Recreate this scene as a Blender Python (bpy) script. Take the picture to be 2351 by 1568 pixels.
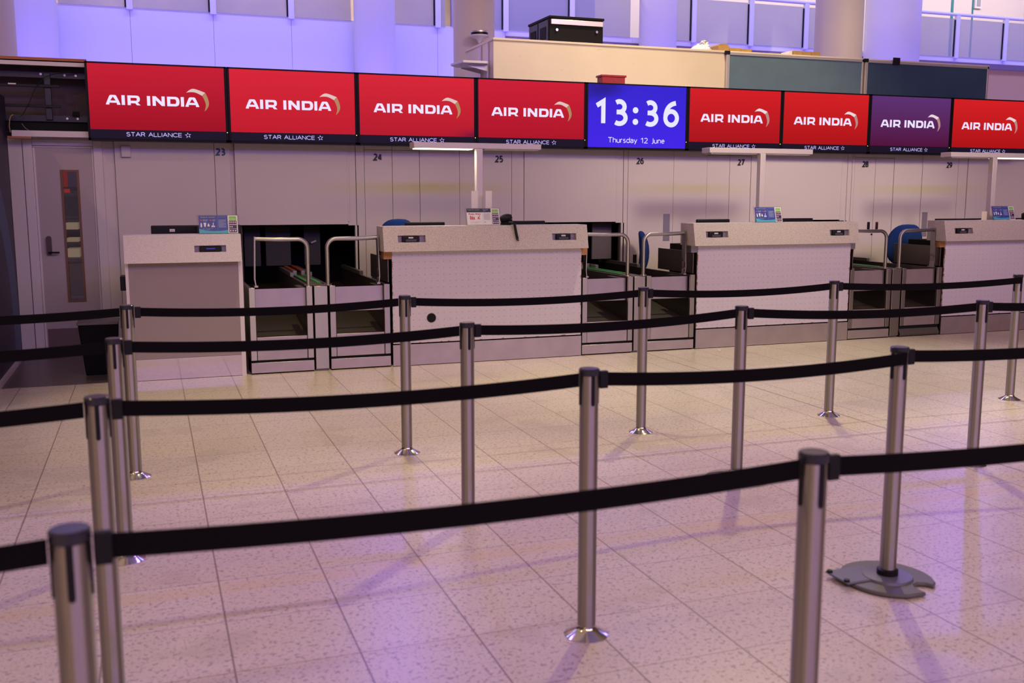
import bpy, math, random
from mathutils import Vector, Matrix
random.seed(7)
S = bpy.context.scene
for o in list(bpy.data.objects): bpy.data.objects.remove(o)
C = S.collection
R = math.radians

# ---------------------------------------------------------------- camera, world, lights, exposure
YAW, PITCH, F = 0.347282, 0.144515, 2285.7
cd = bpy.data.cameras.new('camera'); cam = bpy.data.objects.new('camera', cd); C.objects.link(cam)
cam.location = (0, 0, 1.6); cam.rotation_euler = (math.pi/2 - PITCH, 0, -YAW)
cd.lens = 35; cd.sensor_width = 36; cd.clip_end = 200
cd.dof.use_dof = True; cd.dof.focus_distance = 10.8; cd.dof.aperture_fstop = 3.2
S.camera = cam
S.view_settings.view_transform = 'Standard'; S.view_settings.look = 'None'
S.view_settings.exposure = 0.0; S.view_settings.gamma = 1.0; S.view_settings.use_curve_mapping = False

w = bpy.data.worlds.new('world'); S.world = w; w.use_nodes = True
nt = w.node_tree; nt.nodes.clear()
def N(t, typ, **kw):
    n = t.nodes.new(typ)
    for k, v in kw.items(): setattr(n, k, v)
    return n
# a dim hall all around: warm to the sides, violet behind the camera, darker towards the floor
tc = N(nt, 'ShaderNodeTexCoord'); sep = N(nt, 'ShaderNodeSeparateXYZ')
nt.links.new(tc.outputs['Generated'], sep.inputs[0])
rmp = N(nt, 'ShaderNodeValToRGB')
mr = N(nt, 'ShaderNodeMapRange'); mr.inputs[1].default_value = -1; mr.inputs[2].default_value = 1
nt.links.new(sep.outputs[0], mr.inputs[0]); nt.links.new(mr.outputs[0], rmp.inputs[0])
cr = rmp.color_ramp
for i, (p, c) in enumerate([(0.0, (.06, .035, .03)), (.09, (.10, .06, .045)), (.15, (.58, .40, .22)), (.26, (.46, .31, .18)), (.30, (.13, .08, .07)), (.34, (.40, .26, .21)), (.45, (.40, .26, .21)), (.49, (.17, .11, .22)), (.72, (.20, .13, .26)), (.78, (.24, .15, .15)), (.86, (.10, .06, .05)), (1.0, (.06, .035, .03))]):
    e = cr.elements[i] if i < 2 else cr.elements.new(p)
    e.position = p; e.color = (*c, 1)
bg = N(nt, 'ShaderNodeBackground'); wo = N(nt, 'ShaderNodeOutputWorld')
bg.inputs[1].default_value = 1.0
nt.links.new(rmp.outputs[0], bg.inputs[0]); nt.links.new(bg.outputs[0], wo.inputs[0])

WARM = (1, .68, .40); BLUE = (.22, .17, 1.0)
def area(name, loc, tgt, size, power, col, sy=None, spread=None):
    l = bpy.data.lights.new(name, 'AREA'); l.energy = power; l.color = col; l.size = size
    if sy: l.shape = 'RECTANGLE'; l.size_y = sy
    else: l.shape = 'DISK'
    if spread: l.spread = R(spread)
    o = bpy.data.objects.new(name, l); C.objects.link(o); o.location = loc
    o.rotation_euler = (Vector(tgt) - Vector(loc)).to_track_quat('-Z', 'Z' if abs(tgt[0]-loc[0]) + abs(tgt[1]-loc[1]) > .01 else 'Y').to_euler()
    return o
def point(name, loc, power, col, rad):
    l = bpy.data.lights.new(name, 'POINT'); l.energy = power; l.color = col; l.shadow_soft_size = rad
    o = bpy.data.objects.new(name, l); C.objects.link(o); o.location = loc; return o
def spot(name, loc, tgt, power, col, ang, rad, blend=.6):
    l = bpy.data.lights.new(name, 'SPOT'); l.energy = power; l.color = col; l.spot_size = R(ang); l.spot_blend = blend; l.shadow_soft_size = rad
    o = bpy.data.objects.new(name, l); C.objects.link(o); o.location = loc
    o.rotation_euler = (Vector(tgt) - Vector(loc)).to_track_quat('-Z', 'Y').to_euler(); return o
# @LIGHTS
LG_ = {'dl_left': 1, 'dl_mid': 1, 'dl_right': 1, 'over': 1, 'front_line': 1, 'violet': 1, 'blue_line': 1, 'up': 1, 'down': 1, 'part': 1, 'gal': 1, 'galr': 1, 'cols': 1, 'vspot': 1, 'wspot': 1, 'wallspot': 1, 'colfill': 1}
K = {'violet': (800, (0.344, 0.172, 1.000)),
     'dl_left': (240, (1.000, 0.706, 0.419)),
     'dl_mid': (780, (1.000, 0.896, 0.385)),
     'dl_right': (1137, (1.000, 0.956, 0.549)),
     'over': (1155, (1.000, 0.857, 0.299)),
     'front_line': (925, (1.000, 0.730, 0.189)),
     'blue_line': (275, (0.364, 0.182, 1.000)),
     'up': (360, (0.089, 0.067, 1.000)),
     'down': (1590, (0.349, 0.340, 1.000)),
     'part': (304, (1.000, 0.868, 0.632)),
     'gal': (310, (1.000, 0.739, 0.348)),
     'galr': (180, (1.000, 0.875, 0.550)),
     'cols': (300, (0.200, 0.125, 1.000)),
     'vspot': (700, (0.500, 0.357, 1.000)),
     'wspot': (600, (1.000, 0.700, 0.367)),
     'wallspot': (2100, (1.000, 0.807, 0.643)),
     'colfill': (1650, (1.000, 0.909, 0.682))}
def q(k, f=1): return K.get(k, (0, (1, 1, 1)))
spot('downlight_left', (-4.8, 3.1, 7.5), (-4.2, 4.0, 0), *q('dl_left'), 128, .10, .25)
spot('downlight_middle', (1.6, 7.6, 7.2), (1.6, 7.6, 0), *q('dl_mid'), 50, .10, .8)
spot('downlight_right', (5.6, 7.7, 7.2), (5.6, 7.7, 0), *q('dl_right'), 54, .10, .8)
spot('downlight_over_desks', (6.9, 10.2, 7.9), (6.0, 8.2, 0), *q('over'), 120, .10, .3)
area('front_line', (6.0, -9.0, 9.8), (6.0, 10, 1.5), 22.0, *q('front_line'), 2.6)
area('violet_wash', (5.5, -9.0, 7.3), (5.5, 10.0, 1.6), 18.0, *q('violet'), .9)
area('blue_line', (2.6, 10.4, 8.0), (2.6, 5.0, 0), 7.0, *q('blue_line'), .04)
area('blue_uplight', (7.0, 16.4, 3.3), (7.0, 18.0, 4.6), 34.0, *q('up'), .3)
area('blue_downlight', (7.0, 15.6, 9.0), (7.0, 18.0, 3.8), 34.0, *q('down'), .4)
spot('column_lamp_left', (4.0, 17.2, 7.0), (2.0, 8, 0), *q('cols'), 100, .12)
spot('column_lamp_right', (17.0, 17.2, 7.3), (8, 8, 0), *q('cols', .25), 100, .12)
spot('partition_spot', (5.0, 7.5, 5.6), (5.6, 12.5, 3.2), *q('part'), 46, .1, .9)
area('gallery_light', (15.5, 19.4, 7.2), (15.5, 20.6, 4.5), 14.0, *q('galr'), .5)
area('gallery_light_left', (2.0, 19.4, 7.2), (2.0, 20.6, 4.5), 12.0, *q('gal'), .5)
spot('wall_spot_a', (6.6, 0.5, 6.5), (6.3, 10.98, 2.05), *q('wallspot'), 22, .85, 1.0)
spot('wall_spot_b', (8.9, 0.5, 6.5), (8.7, 10.98, 2.05), *q('wallspot'), 22, .85, 1.0)
spot('column_fill', (11.0, 4.0, 6.0), (11.5, 15, 4.4), *q('colfill'), 11, .1, .6)  # added spot that brightens the dim right beige column
spot('violet_pool', (2.6, -3.0, 6.0), (2.6, -3.0, 0), *q('vspot'), 52, .1, .35)
spot('warm_pool', (-3.6, -1.6, 6.0), (-3.6, -1.6, 0), *q('wspot'), 58, .1, .4)

# ---------------------------------------------------------------- helpers
fw = Vector((math.sin(YAW)*math.cos(PITCH), math.cos(YAW)*math.cos(PITCH), -math.sin(PITCH)))
rt = Vector((math.cos(YAW), -math.sin(YAW), 0)); dn = fw.cross(rt)
def at(x, y, Y):                                   # photo pixel -> point on the plane at depth Y
    d = rt*((x-1175.5)/F) + dn*((y-784)/F) + fw
    return Vector((0, 0, 1.6)) + d*(Y/d.y)

MATS = {}; ANROT = 0.25
def mat(name, col, rough=.5, metal=0, spec=.5, emit=0, ecol=None, bump=0, bscale=200, vary=0, vscale=3, speck=None, sscale=250, sth=.62, aniso=0, alpha=1):
    if name in MATS: return MATS[name]
    m = bpy.data.materials.new(name); m.use_nodes = True; t = m.node_tree
    b = t.nodes['Principled BSDF']
    b.inputs['Base Color'].default_value = (*col, 1); b.inputs['Roughness'].default_value = rough
    b.inputs['Metallic'].default_value = metal; b.inputs['Specular IOR Level'].default_value = spec
    b.inputs['Alpha'].default_value = alpha
    if aniso:
        b.inputs['Anisotropic'].default_value = aniso; b.inputs['Anisotropic Rotation'].default_value = ANROT
        tn = N(t, 'ShaderNodeTangent', direction_type='RADIAL', axis='Z'); t.links.new(tn.outputs[0], b.inputs['Tangent'])
    if emit:
        b.inputs['Emission Color'].default_value = (*(ecol or col), 1); b.inputs['Emission Strength'].default_value = emit
    g = None
    if vary or speck or bump: g = N(t, 'ShaderNodeTexCoord')
    src = None
    if vary:
        n = N(t, 'ShaderNodeTexNoise'); n.inputs['Scale'].default_value = vscale; n.inputs['Detail'].default_value = 4
        t.links.new(g.outputs['Object'], n.inputs['Vector'])
        hs = N(t, 'ShaderNodeMapRange'); hs.inputs[1].default_value = .3; hs.inputs[2].default_value = .7
        hs.inputs[3].default_value = 1-vary; hs.inputs[4].default_value = 1+vary
        t.links.new(n.outputs[0], hs.inputs[0])
        mx = N(t, 'ShaderNodeMix', data_type='RGBA', blend_type='MULTIPLY'); mx.inputs[0].default_value = 1
        mx.inputs[6].default_value = (*col, 1); t.links.new(hs.outputs[0], mx.inputs[7]); src = mx.outputs[2]
    if speck:
        n = N(t, 'ShaderNodeTexNoise'); n.inputs['Scale'].default_value = sscale; n.inputs['Detail'].default_value = 1
        t.links.new(g.outputs['Object'], n.inputs['Vector'])
        st = N(t, 'ShaderNodeMapRange'); st.inputs[1].default_value = sth-.06; st.inputs[2].default_value = sth+.06
        t.links.new(n.outputs[0], st.inputs[0])
        mx = N(t, 'ShaderNodeMix', data_type='RGBA'); t.links.new(st.outputs[0], mx.inputs[0])
        if src: t.links.new(src, mx.inputs[6])
        else: mx.inputs[6].default_value = (*col, 1)
        mx.inputs[7].default_value = (*speck, 1); src = mx.outputs[2]
    if src: t.links.new(src, b.inputs['Base Color'])
    if bump:
        n = N(t, 'ShaderNodeTexNoise'); n.inputs['Scale'].default_value = bscale
        t.links.new(g.outputs['Object'], n.inputs['Vector'])
        bp = N(t, 'ShaderNodeBump'); bp.inputs['Strength'].default_value = bump; bp.inputs['Distance'].default_value = .002
        t.links.new(n.outputs[0], bp.inputs['Height']); t.links.new(bp.outputs[0], b.inputs['Normal'])
    MATS[name] = m; return m

ORG = {}
def tag(o, label=None, cat=None, group=None, kind=None):
    if label: o['label'] = label
    if cat: o['category'] = cat
    if group: o['group'] = group
    if kind: o['kind'] = kind
    return o
def thing(name, label, cat, loc, group=None):
    o = bpy.data.objects.new(name, None); C.objects.link(o); o.location = loc
    o.empty_display_size = .1; ORG[o.name] = Vector(loc)
    return tag(o, label, cat, group)

class MB:
    def __init__(s): s.v = []; s.f = []
    def add(s, vs, fs):
        k = len(s.v); s.v += [Vector(v) for v in vs]; s.f += [tuple(i+k for i in f) for f in fs]; return s
    def box(s, x0, x1, y0, y1, z0, z1):
        return s.add([(x0,y0,z0),(x1,y0,z0),(x1,y1,z0),(x0,y1,z0),(x0,y0,z1),(x1,y0,z1),(x1,y1,z1),(x0,y1,z1)],
                     [(0,3,2,1),(4,5,6,7),(0,1,5,4),(1,2,6,5),(2,3,7,6),(3,0,4,7)])
    def lathe(s, c, prof, seg=24, ax='z', caps=True):
        vs = []; fs = []; n = len(prof)
        for (r, h) in prof:
            for k in range(seg):
                a = 2*math.pi*k/seg; p = (r*math.cos(a), r*math.sin(a), h)
                if ax == 'y': p = (p[0], h, p[1])
                if ax == 'x': p = (h, p[0], p[1])
                vs.append(Vector(c)+Vector(p))
        for i in range(n-1):
            for k in range(seg):
                a, b = i*seg+k, i*seg+(k+1) % seg; q = (a, b, b+seg, a+seg)
                fs.append(q if ax != 'y' else q[::-1])
        b0 = tuple(range(seg)); b1 = tuple((n-1)*seg+k for k in range(seg))
        if caps: fs += ([b0[::-1], b1] if ax != 'y' else [b0, b1[::-1]])
        return s.add(vs, fs)
    def cyl(s, c, r, z0, z1, seg=24): return s.lathe((c[0], c[1], 0), [(r, z0), (r, z1)], seg)
    def tube(s, pts, r, seg=12, closed=False):
        pts = [Vector(p) for p in pts]; n = len(pts); vs = []; fs = []
        prev = None
        for i, p in enumerate(pts):
            d = (pts[min(i+1, n-1)] - pts[max(i-1, 0)]).normalized()
            if prev is None:
                u = d.orthogonal().normalized()
            else:
                u = (prev - d*prev.dot(d)).normalized()
            prev = u; v = d.cross(u)
            for k in range(seg):
                a = 2*math.pi*k/seg; vs.append(p + (u*math.cos(a) + v*math.sin(a))*r)
        for i in range(n-1):
            for k in range(seg):
                a, b = i*seg+k, i*seg+(k+1) % seg; fs.append((a, b, b+seg, a+seg))
        fs += [tuple(range(seg))[::-1], tuple((n-1)*seg+k for k in range(seg))]
        return s.add(vs, fs)
    def prism(s, poly, a0, a1, ax='x'):            # poly in the two other axes, extruded along ax
        n = len(poly)
        def P(a, p): return {'x': (a, p[0], p[1]), 'y': (p[0], a, p[1]), 'z': (p[0], p[1], a)}[ax]
        vs = [P(a0, p) for p in poly] + [P(a1, p) for p in poly]
        fs = [tuple(range(n))[::-1], tuple(range(n, 2*n))] + [(i, (i+1) % n, n+(i+1) % n, n+i) for i in range(n)]
        return s.add(vs, fs)
    def xf(s, m):
        s.v = [m @ v for v in s.v]; return s
    def build(s, name, m, parent=None, bevel=0, smooth=True, ang=.7, seg=2):
        if parent is not None: org = ORG[parent.name]
        else:
            xs = [v.x for v in s.v]; ys = [v.y for v in s.v]; zs = [v.z for v in s.v]
            org = Vector(((min(xs)+max(xs))/2, (min(ys)+max(ys))/2, min(zs)))
        me = bpy.data.meshes.new(name); me.from_pydata([v-org for v in s.v], [], s.f)
        import bmesh
        bm = bmesh.new(); bm.from_mesh(me); bmesh.ops.recalc_face_normals(bm, faces=bm.faces); bm.to_mesh(me); bm.free()
        me.materials.append(m)
        return link(name, me, parent, org, bevel, smooth, ang, seg)
def link(name, me, parent, org, bevel=0, smooth=True, ang=.7, seg=2):
    if smooth:
        me.polygons.foreach_set('use_smooth', [True]*len(me.polygons)); me.set_sharp_from_angle(angle=ang)
    o = bpy.data.objects.new(name, me); C.objects.link(o)
    if parent is not None: o.parent = parent; ORG[o.name] = org
    else: o.location = org; ORG[o.name] = org
    if bevel:
        b = o.modifiers.new('bevel', 'BEVEL'); b.width = bevel; b.segments = seg; b.limit_method = 'ANGLE'; b.angle_limit = .6
    return o
def box(name, m, parent, *d, bevel=0): return MB().box(*d).build(name, m, parent, bevel)
def copy_tree(o, loc=None, parent=None, label=None):
    c = o.copy(); C.objects.link(c); ORG[c.name] = Vector(loc) if loc else (ORG[parent.name] if parent else ORG[o.name])
    if parent: c.parent = parent
    if loc: c.location = loc
    if label: c['label'] = label
    for ch in [x for x in bpy.data.objects if x.parent == o]: copy_tree(ch, None, c)
    return c
def struct(o): o['kind'] = 'structure'; return o

def curve_mesh(cu):
    o = bpy.data.objects.new('tmp', cu); C.objects.link(o)
    dg = bpy.context.evaluated_depsgraph_get(); me = bpy.data.meshes.new_from_object(o.evaluated_get(dg))
    bpy.data.objects.remove(o); return me
def flat(me, x0, x1, z0, z1, Y, name, m, parent, bb=None, tilt=None, th=.0015):
    """place a flat 2D mesh in the XZ plane at depth Y, fitted to the given rectangle"""
    xs = [v.co.x for v in me.vertices]; ys = [v.co.y for v in me.vertices]
    bx = bb or (min(xs), max(xs), min(ys), max(ys))
    org = ORG[parent.name]
    me.clear_geometry if False else None
    for v in me.vertices:
        u = (v.co.x-bx[0])/(bx[1]-bx[0]); q = (v.co.y-bx[2])/(bx[3]-bx[2])
        p = Vector((x0+u*(x1-x0), Y, z0+q*(z1-z0)))
        if tilt: p = tilt(p)
        v.co = p - org
    me.materials.clear(); me.materials.append(m)
    return link(name, me, parent, org, smooth=False)
def text(body, x0, x1, z0, z1, Y, name, m, parent, bold=0, tilt=None, space=1):
    cu = bpy.data.curves.new('t', 'FONT'); cu.body = body; cu.offset = bold; cu.resolution_u = 4; cu.space_character = space
    return flat(curve_mesh(cu), x0, x1, z0, z1, Y, name, m, parent, tilt=tilt)
def loops(ls):
    cu = bpy.data.curves.new('t', 'CURVE'); cu.dimensions = '2D'; cu.fill_mode = 'BOTH'
    for l in ls:
        sp = cu.splines.new('POLY'); sp.points.add(len(l)-1); sp.use_cyclic_u = True
        for p, q in zip(sp.points, l): p.co = (q[0], q[1], 0, 1)
    return curve_mesh(cu)
def bez(p0, p1, p2, n=8): return [tuple((1-t)**2*a+2*t*(1-t)*b+t*t*c for a, b, c in zip(p0, p1, p2)) for t in [i/n for i in range(n+1)]]

def arc(cx, cy, rx, ry, a0, a1, n=14): return [(cx+rx*math.cos(R(a0+(a1-a0)*i/n)), cy+ry*math.sin(R(a0+(a1-a0)*i/n))) for i in range(n+1)]
GL = {'1': (.40, [[(.03, .78), (.31, .97), (.31, .0)]]), '2': (.55, [arc(.27, .72, .24, .27, 155, -35) + [(.03, .0), (.56, .0)]]),
 '3': (.53, [arc(.24, .755, .22, .235, 130, -90), [(.12, .52), (.26, .52)], arc(.24, .26, .27, .26, 90, -130)]), '4': (.58, [[(.42, 0), (.42, 1)], [(.40, 1), (.02, .27)], [(.0, .27), (.58, .27)]]),
 '5': (.52, [[(.50, 1), (.12, 1), (.09, .56)] + arc(.23, .30, .27, .30, 112, -130)]), '6': (.56, [bez((.02, .34), (.04, .92), (.48, 1.0), 10), arc(.28, .31, .26, .31, 180, 570, 28)]),
 '7': (.52, [[(.0, 1), (.52, 1), (.18, 0)]]), '8': (.54, [arc(.27, .76, .21, .24, 0, 360, 22), arc(.27, .27, .26, .27, 0, 360, 24)]), '9': (.56, [bez((.54, .66), (.52, .08), (.08, .0), 10), arc(.28, .69, .26, .31, 0, 360, 26)]),
 ':': (.10, [arc(.05, .10, .03, .03, 0, 400, 10), arc(.05, .62, .03, .03, 0, 400, 10)]), ' ': (.30, []),
 'S': (.62, [arc(.31, .755, .26, .235, 30, 270) , arc(.31, .26, .29, .26, 90, -155)]), 'T': (.62, [[(0, 1), (.62, 1)], [(.31, 1), (.31, 0)]]), 'A': (.74, [[(0, 0), (.37, 1), (.74, 0)], [(.14, .36), (.60, .36)]]),
 'R': (.60, [[(0, 0), (0, 1), (.33, 1)] + arc(.33, .74, .25, .26, 90, -90) + [(0, .48)], [(.36, .48), (.60, 0)]]), 'L': (.50, [[(0, 1), (0, 0), (.50, 0)]]), 'I': (.02, [[(.01, 1), (.01, 0)]]),
 'N': (.66, [[(0, 0), (0, 1), (.66, 0), (.66, 1)]]), 'C': (.76, [arc(.42, .5, .42, .5, 42, 318, 24)]), 'E': (.54, [[(.54, 1), (0, 1), (0, 0), (.54, 0)], [(0, .52), (.50, .52)]]), 'J': (.30, [[(.28, 1), (.28, .10)] + arc(.08, .10, .20, .20, 0, -90)]),
 'h': (.44, [[(0, 1.03), (0, 0)], [(0, .5)] + arc(.22, .48, .22, .22, 170, 0) + [(.44, 0)]]), 'u': (.44, [[(0, .70), (0, .22)] + arc(.22, .22, .22, .22, 180, 350), [(.44, .70), (.44, 0)]]), 'r': (.26, [[(0, .70), (0, 0)], arc(.24, .46, .24, .23, 180, 85)]),
 's': (.36, [arc(.18, .53, .16, .17, 40, 270), arc(.18, .18, .17, .18, 90, -150)]), 'd': (.48, [[(.48, 1.03), (.48, 0)], arc(.24, .35, .24, .35, 20, 340, 20)]), 'a': (.42, [arc(.20, .48, .22, .22, 150, 0) + [(.42, 0)], arc(.18, .20, .18, .20, 60, 350, 14) + [(.42, .2)], [(.42, .42), (.25, .40)]]),
 'y': (.44, [[(0, .70), (.22, .02)], [(.44, .70), (.20, -.06)] + arc(.06, -.06, .12, .18, 0, -90)]), 'n': (.44, [[(0, .70), (0, 0)], [(0, .5)] + arc(.22, .48, .22, .22, 170, 0) + [(.44, 0)]]), 'e': (.44, [[(.02, .37), (.44, .37)] + arc(.23, .35, .21, .35, 5, 310, 18)])}
def stext(body, x0, x1, z0, z1, Y, name, m, parent, sw=.15, sp=.16, split=False):
    """lettering built from strokes, cap height z0..z1, fitted to x0..x1"""
    words = []; cur = []; x = 0
    for ch in body:
        w_, ps = GL[ch]
        if ch == ' ' and split: words.append(cur); cur = []
        for p in ps: cur.append([(q[0]+x, q[1]) for q in p])
        x += w_ + sp
    words.append(cur); tot = x-sp; kx = (x1-x0-(z1-z0)*sw)/tot; kz = (z1-z0)*(1-sw); h = (z1-z0)*sw/2; org = ORG[parent.name]
    for wd in words:
        b = MB()
        for ip, p in enumerate(wd):
            P = [Vector((x0+h+q[0]*kx, z0+h+q[1]*kz)) for q in p]; n = len(P); L = []; Rr = []
            for i in range(n):
                d0 = (P[i]-P[i-1]).normalized() if i else None; d1 = (P[i+1]-P[i]).normalized() if i < n-1 else None
                a = d0 or d1; c = d1 or d0; nn = Vector((-a.y-c.y, a.x+c.x)).normalized(); k = h/max(.45, nn.dot(Vector((-a.y, a.x))))
                L.append(P[i]+nn*k); Rr.append(P[i]-nn*k)
            vs = [(q.x, Y-.0002*(ip % 3), q.y) for q in L+Rr]; b.add(vs, [(i, i+1, n+i+1, n+i) for i in range(n-1)])
        b.build(name, m, parent, smooth=False)

# ---------------------------------------------------------------- materials
STEEL = mat('brushed_steel', (.40, .37, .36), .42, 1, aniso=.92)
STEEL_PLATE = mat('steel_plate', (.56, .50, .50), .38, 1, vary=.06, vscale=6)
STEEL_DARK = mat('dark_steel', (.20, .175, .165), .42, 1)
CHROME = mat('polished_steel', (.72, .68, .66), .12, 1)
BLACK = mat('black_plastic', (.008, .008, .011), .42, spec=.25)
BLACKM = mat('matt_black', (.008, .008, .010), .75, spec=.2)
CAPM = mat('cap_plastic', (.02, .02, .035), .22)
BELT = mat('belt_webbing', (.005, .0045, .006), .85, spec=.08, bump=.3, bscale=900)
WHITE = mat('white_panel', (.66, .60, .60), .45, vary=.02, vscale=1.5)
WHITE_TRIM = mat('white_trim', (.70, .64, .66), .42)
PANEL = mat('white_laminate', (.72, .66, .70), .38)
SPECK = mat('speckled_laminate', (.53, .46, .45), .5, speck=(.40, .34, .33), sscale=140, sth=.52)
SPECKL = mat('pale_speckled_laminate', (.64, .57, .60), .5, speck=(.54, .47, .49), sscale=160, sth=.52)
TAUPE = mat('taupe_laminate', (.31, .255, .26), .5, vary=.02)
WOOD = mat('raw_timber', (.42, .20, .07), .6, vary=.15, vscale=20)
BLUEF = mat('blue_fabric', (.012, .045, .22), .85, spec=.2, bump=.4, bscale=600)
DARK = mat('dark_interior', (.012, .011, .016), .9, spec=.1)
GREEN = mat('green_strip', (.03, .32, .08), .45)
RED = mat('red_strip', (.40, .07, .03), .5)
GALV = mat('grey_steel_strip', (.35, .33, .34), .35, .8)
PAPER = mat('white_paper', (.78, .74, .72), .7)
CARD = mat('cardboard', (.42, .25, .09), .8, vary=.08, vscale=10)
REDBOX = mat('red_enamel', (.42, .015, .015), .4)
CREAM = mat('cream_board', (.74, .62, .49), .7, vary=.03, vscale=2, speck=(.62, .51, .38), sscale=14, sth=.80)
TEAL = mat('teal_felt', (.13, .195, .27), .95, spec=.1, vary=.06, vscale=4)
ALU = mat('aluminium', (.62, .58, .56), .35, .6)
CLAD = mat('white_cladding', (.74, .74, .78), .55)
COLM = mat('column_paint', (.66, .62, .60), .55)
COLW = mat('warm_column_paint', (.60, .50, .45), .6)
NUM = mat('number_navy', (.012, .011, .03), .5)
NUMT = mat('number_teal', (.03, .10, .17), .5)
YEL = mat('yellow_light', (.9, .8, .2), emit=2.0, ecol=(.8, .7, .2))
LEDW = mat('tube_diffuser', (1, .9, .75), emit=2.6, ecol=(1, .85, .62))

def frosted():
    m = bpy.data.materials.new('frosted_glass'); m.use_nodes = True; t = m.node_tree
    b = t.nodes['Principled BSDF']; b.inputs['Base Color'].default_value = (.46, .46, .44, 1); b.inputs['Roughness'].default_value = .5
    tr = N(t, 'ShaderNodeBsdfTransparent'); mx = N(t, 'ShaderNodeMixShader'); mx.inputs[0].default_value = .55
    t.links.new(tr.outputs[0], mx.inputs[1]); t.links.new(b.outputs[0], mx.inputs[2])
    t.links.new(mx.outputs[0], t.nodes['Material Output'].inputs[0]); return m
FROST = frosted()
def clear():
    m = bpy.data.materials.new('clear_acrylic'); m.use_nodes = True; t = m.node_tree
    tr = N(t, 'ShaderNodeBsdfTransparent'); tr.inputs[0].default_value = (.93, .93, .94, 1)
    gl = N(t, 'ShaderNodeBsdfGlossy'); gl.inputs['Roughness'].default_value = .08
    mx = N(t, 'ShaderNodeMixShader'); mx.inputs[0].default_value = .05
    t.links.new(tr.outputs[0], mx.inputs[1]); t.links.new(gl.outputs[0], mx.inputs[2])
    t.links.new(mx.outputs[0], t.nodes['Material Output'].inputs[0]); return m
CLEAR = clear()

def mth(t, op, a, b=None, c=None):
    n = N(t, 'ShaderNodeMath', operation=op)
    for i, v in enumerate((a, b, c)):
        if v is None: continue
        if isinstance(v, (int, float)): n.inputs[i].default_value = v
        else: t.links.new(v, n.inputs[i])
    return n.outputs[0]
def floor_mat():
    m = bpy.data.materials.new('terrazzo_tiles'); m.use_nodes = True; t = m.node_tree; b = t.nodes['Principled BSDF']
    g = N(t, 'ShaderNodeNewGeometry'); sp = N(t, 'ShaderNodeSeparateXYZ'); t.links.new(g.outputs['Position'], sp.inputs[0])
    P = .4305
    ux = mth(t, 'DIVIDE', mth(t, 'SUBTRACT', sp.outputs[0], .2), P); uy = mth(t, 'DIVIDE', mth(t, 'SUBTRACT', sp.outputs[1], 2.886), P)
    def joint(u, wd):
        fr = mth(t, 'FRACT', u); d = mth(t, 'MINIMUM', fr, mth(t, 'SUBTRACT', 1.0, fr))
        mr = N(t, 'ShaderNodeMapRange'); mr.inputs[1].default_value = wd*.5; mr.inputs[2].default_value = wd; mr.inputs[3].default_value = 1; mr.inputs[4].default_value = 0
        t.links.new(d, mr.inputs[0]); return mr.outputs[0]
    jx, jy = joint(ux, .0105), mth(t, 'MULTIPLY', joint(uy, .0075), .75)
    ex = mth(t, 'LESS_THAN', mth(t, 'ABSOLUTE', mth(t, 'SUBTRACT', sp.outputs[0], 4.76)), .007)
    j = mth(t, 'MAXIMUM', mth(t, 'MAXIMUM', jx, jy), ex)
    cell = N(t, 'ShaderNodeCombineXYZ'); t.links.new(mth(t, 'FLOOR', ux), cell.inputs[0]); t.links.new(mth(t, 'FLOOR', uy), cell.inputs[1])
    wn = N(t, 'ShaderNodeTexWhiteNoise'); t.links.new(cell.outputs[0], wn.inputs[0])
    base = N(t, 'ShaderNodeMix', data_type='RGBA'); t.links.new(wn.outputs[0], base.inputs[0])
    base.inputs[6].default_value = (.62, .52, .46, 1); base.inputs[7].default_value = (.67, .575, .505, 1)
    src = base.outputs[2]
    def specks(scale, th, col, k, src):
        n = N(t, 'ShaderNodeTexNoise'); n.inputs['Scale'].default_value = scale; n.inputs['Detail'].default_value = 2
        t.links.new(g.outputs['Position'], n.inputs[0])
        mr = N(t, 'ShaderNodeMapRange'); mr.inputs[1].default_value = th; mr.inputs[2].default_value = th+.05; mr.inputs[4].default_value = k
        t.links.new(n.outputs[0], mr.inputs[0])
        mx = N(t, 'ShaderNodeMix', data_type='RGBA'); t.links.new(mr.outputs[0], mx.inputs[0]); t.links.new(src, mx.inputs[6]); mx.inputs[7].default_value = (*col, 1)
        return mx.outputs[2]
    src = specks(52, .585, (.30, .235, .245), .80, src)
    src = specks(95, .60, (.36, .275, .22), .75, src)
    src = specks(60, .66, (.80, .72, .64), .6, src)
    src = specks(2.2, .60, (.46, .39, .34), .35, src)          # soft dirt
    # yellowish band along a tile row
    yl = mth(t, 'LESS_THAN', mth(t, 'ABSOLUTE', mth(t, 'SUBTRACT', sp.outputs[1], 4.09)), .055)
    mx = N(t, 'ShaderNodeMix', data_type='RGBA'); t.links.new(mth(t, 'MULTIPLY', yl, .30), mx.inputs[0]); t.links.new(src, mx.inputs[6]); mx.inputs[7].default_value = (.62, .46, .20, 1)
    jm = N(t, 'ShaderNodeMix', data_type='RGBA'); t.links.new(mth(t, 'MULTIPLY', j, .85), jm.inputs[0]); t.links.new(mx.outputs[2], jm.inputs[6]); jm.inputs[7].default_value = (.20, .14, .11, 1)
    t.links.new(jm.outputs[2], b.inputs['Base Color'])
    b.inputs['Roughness'].default_value = .30; b.inputs['Specular IOR Level'].default_value = .45
    return m
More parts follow.
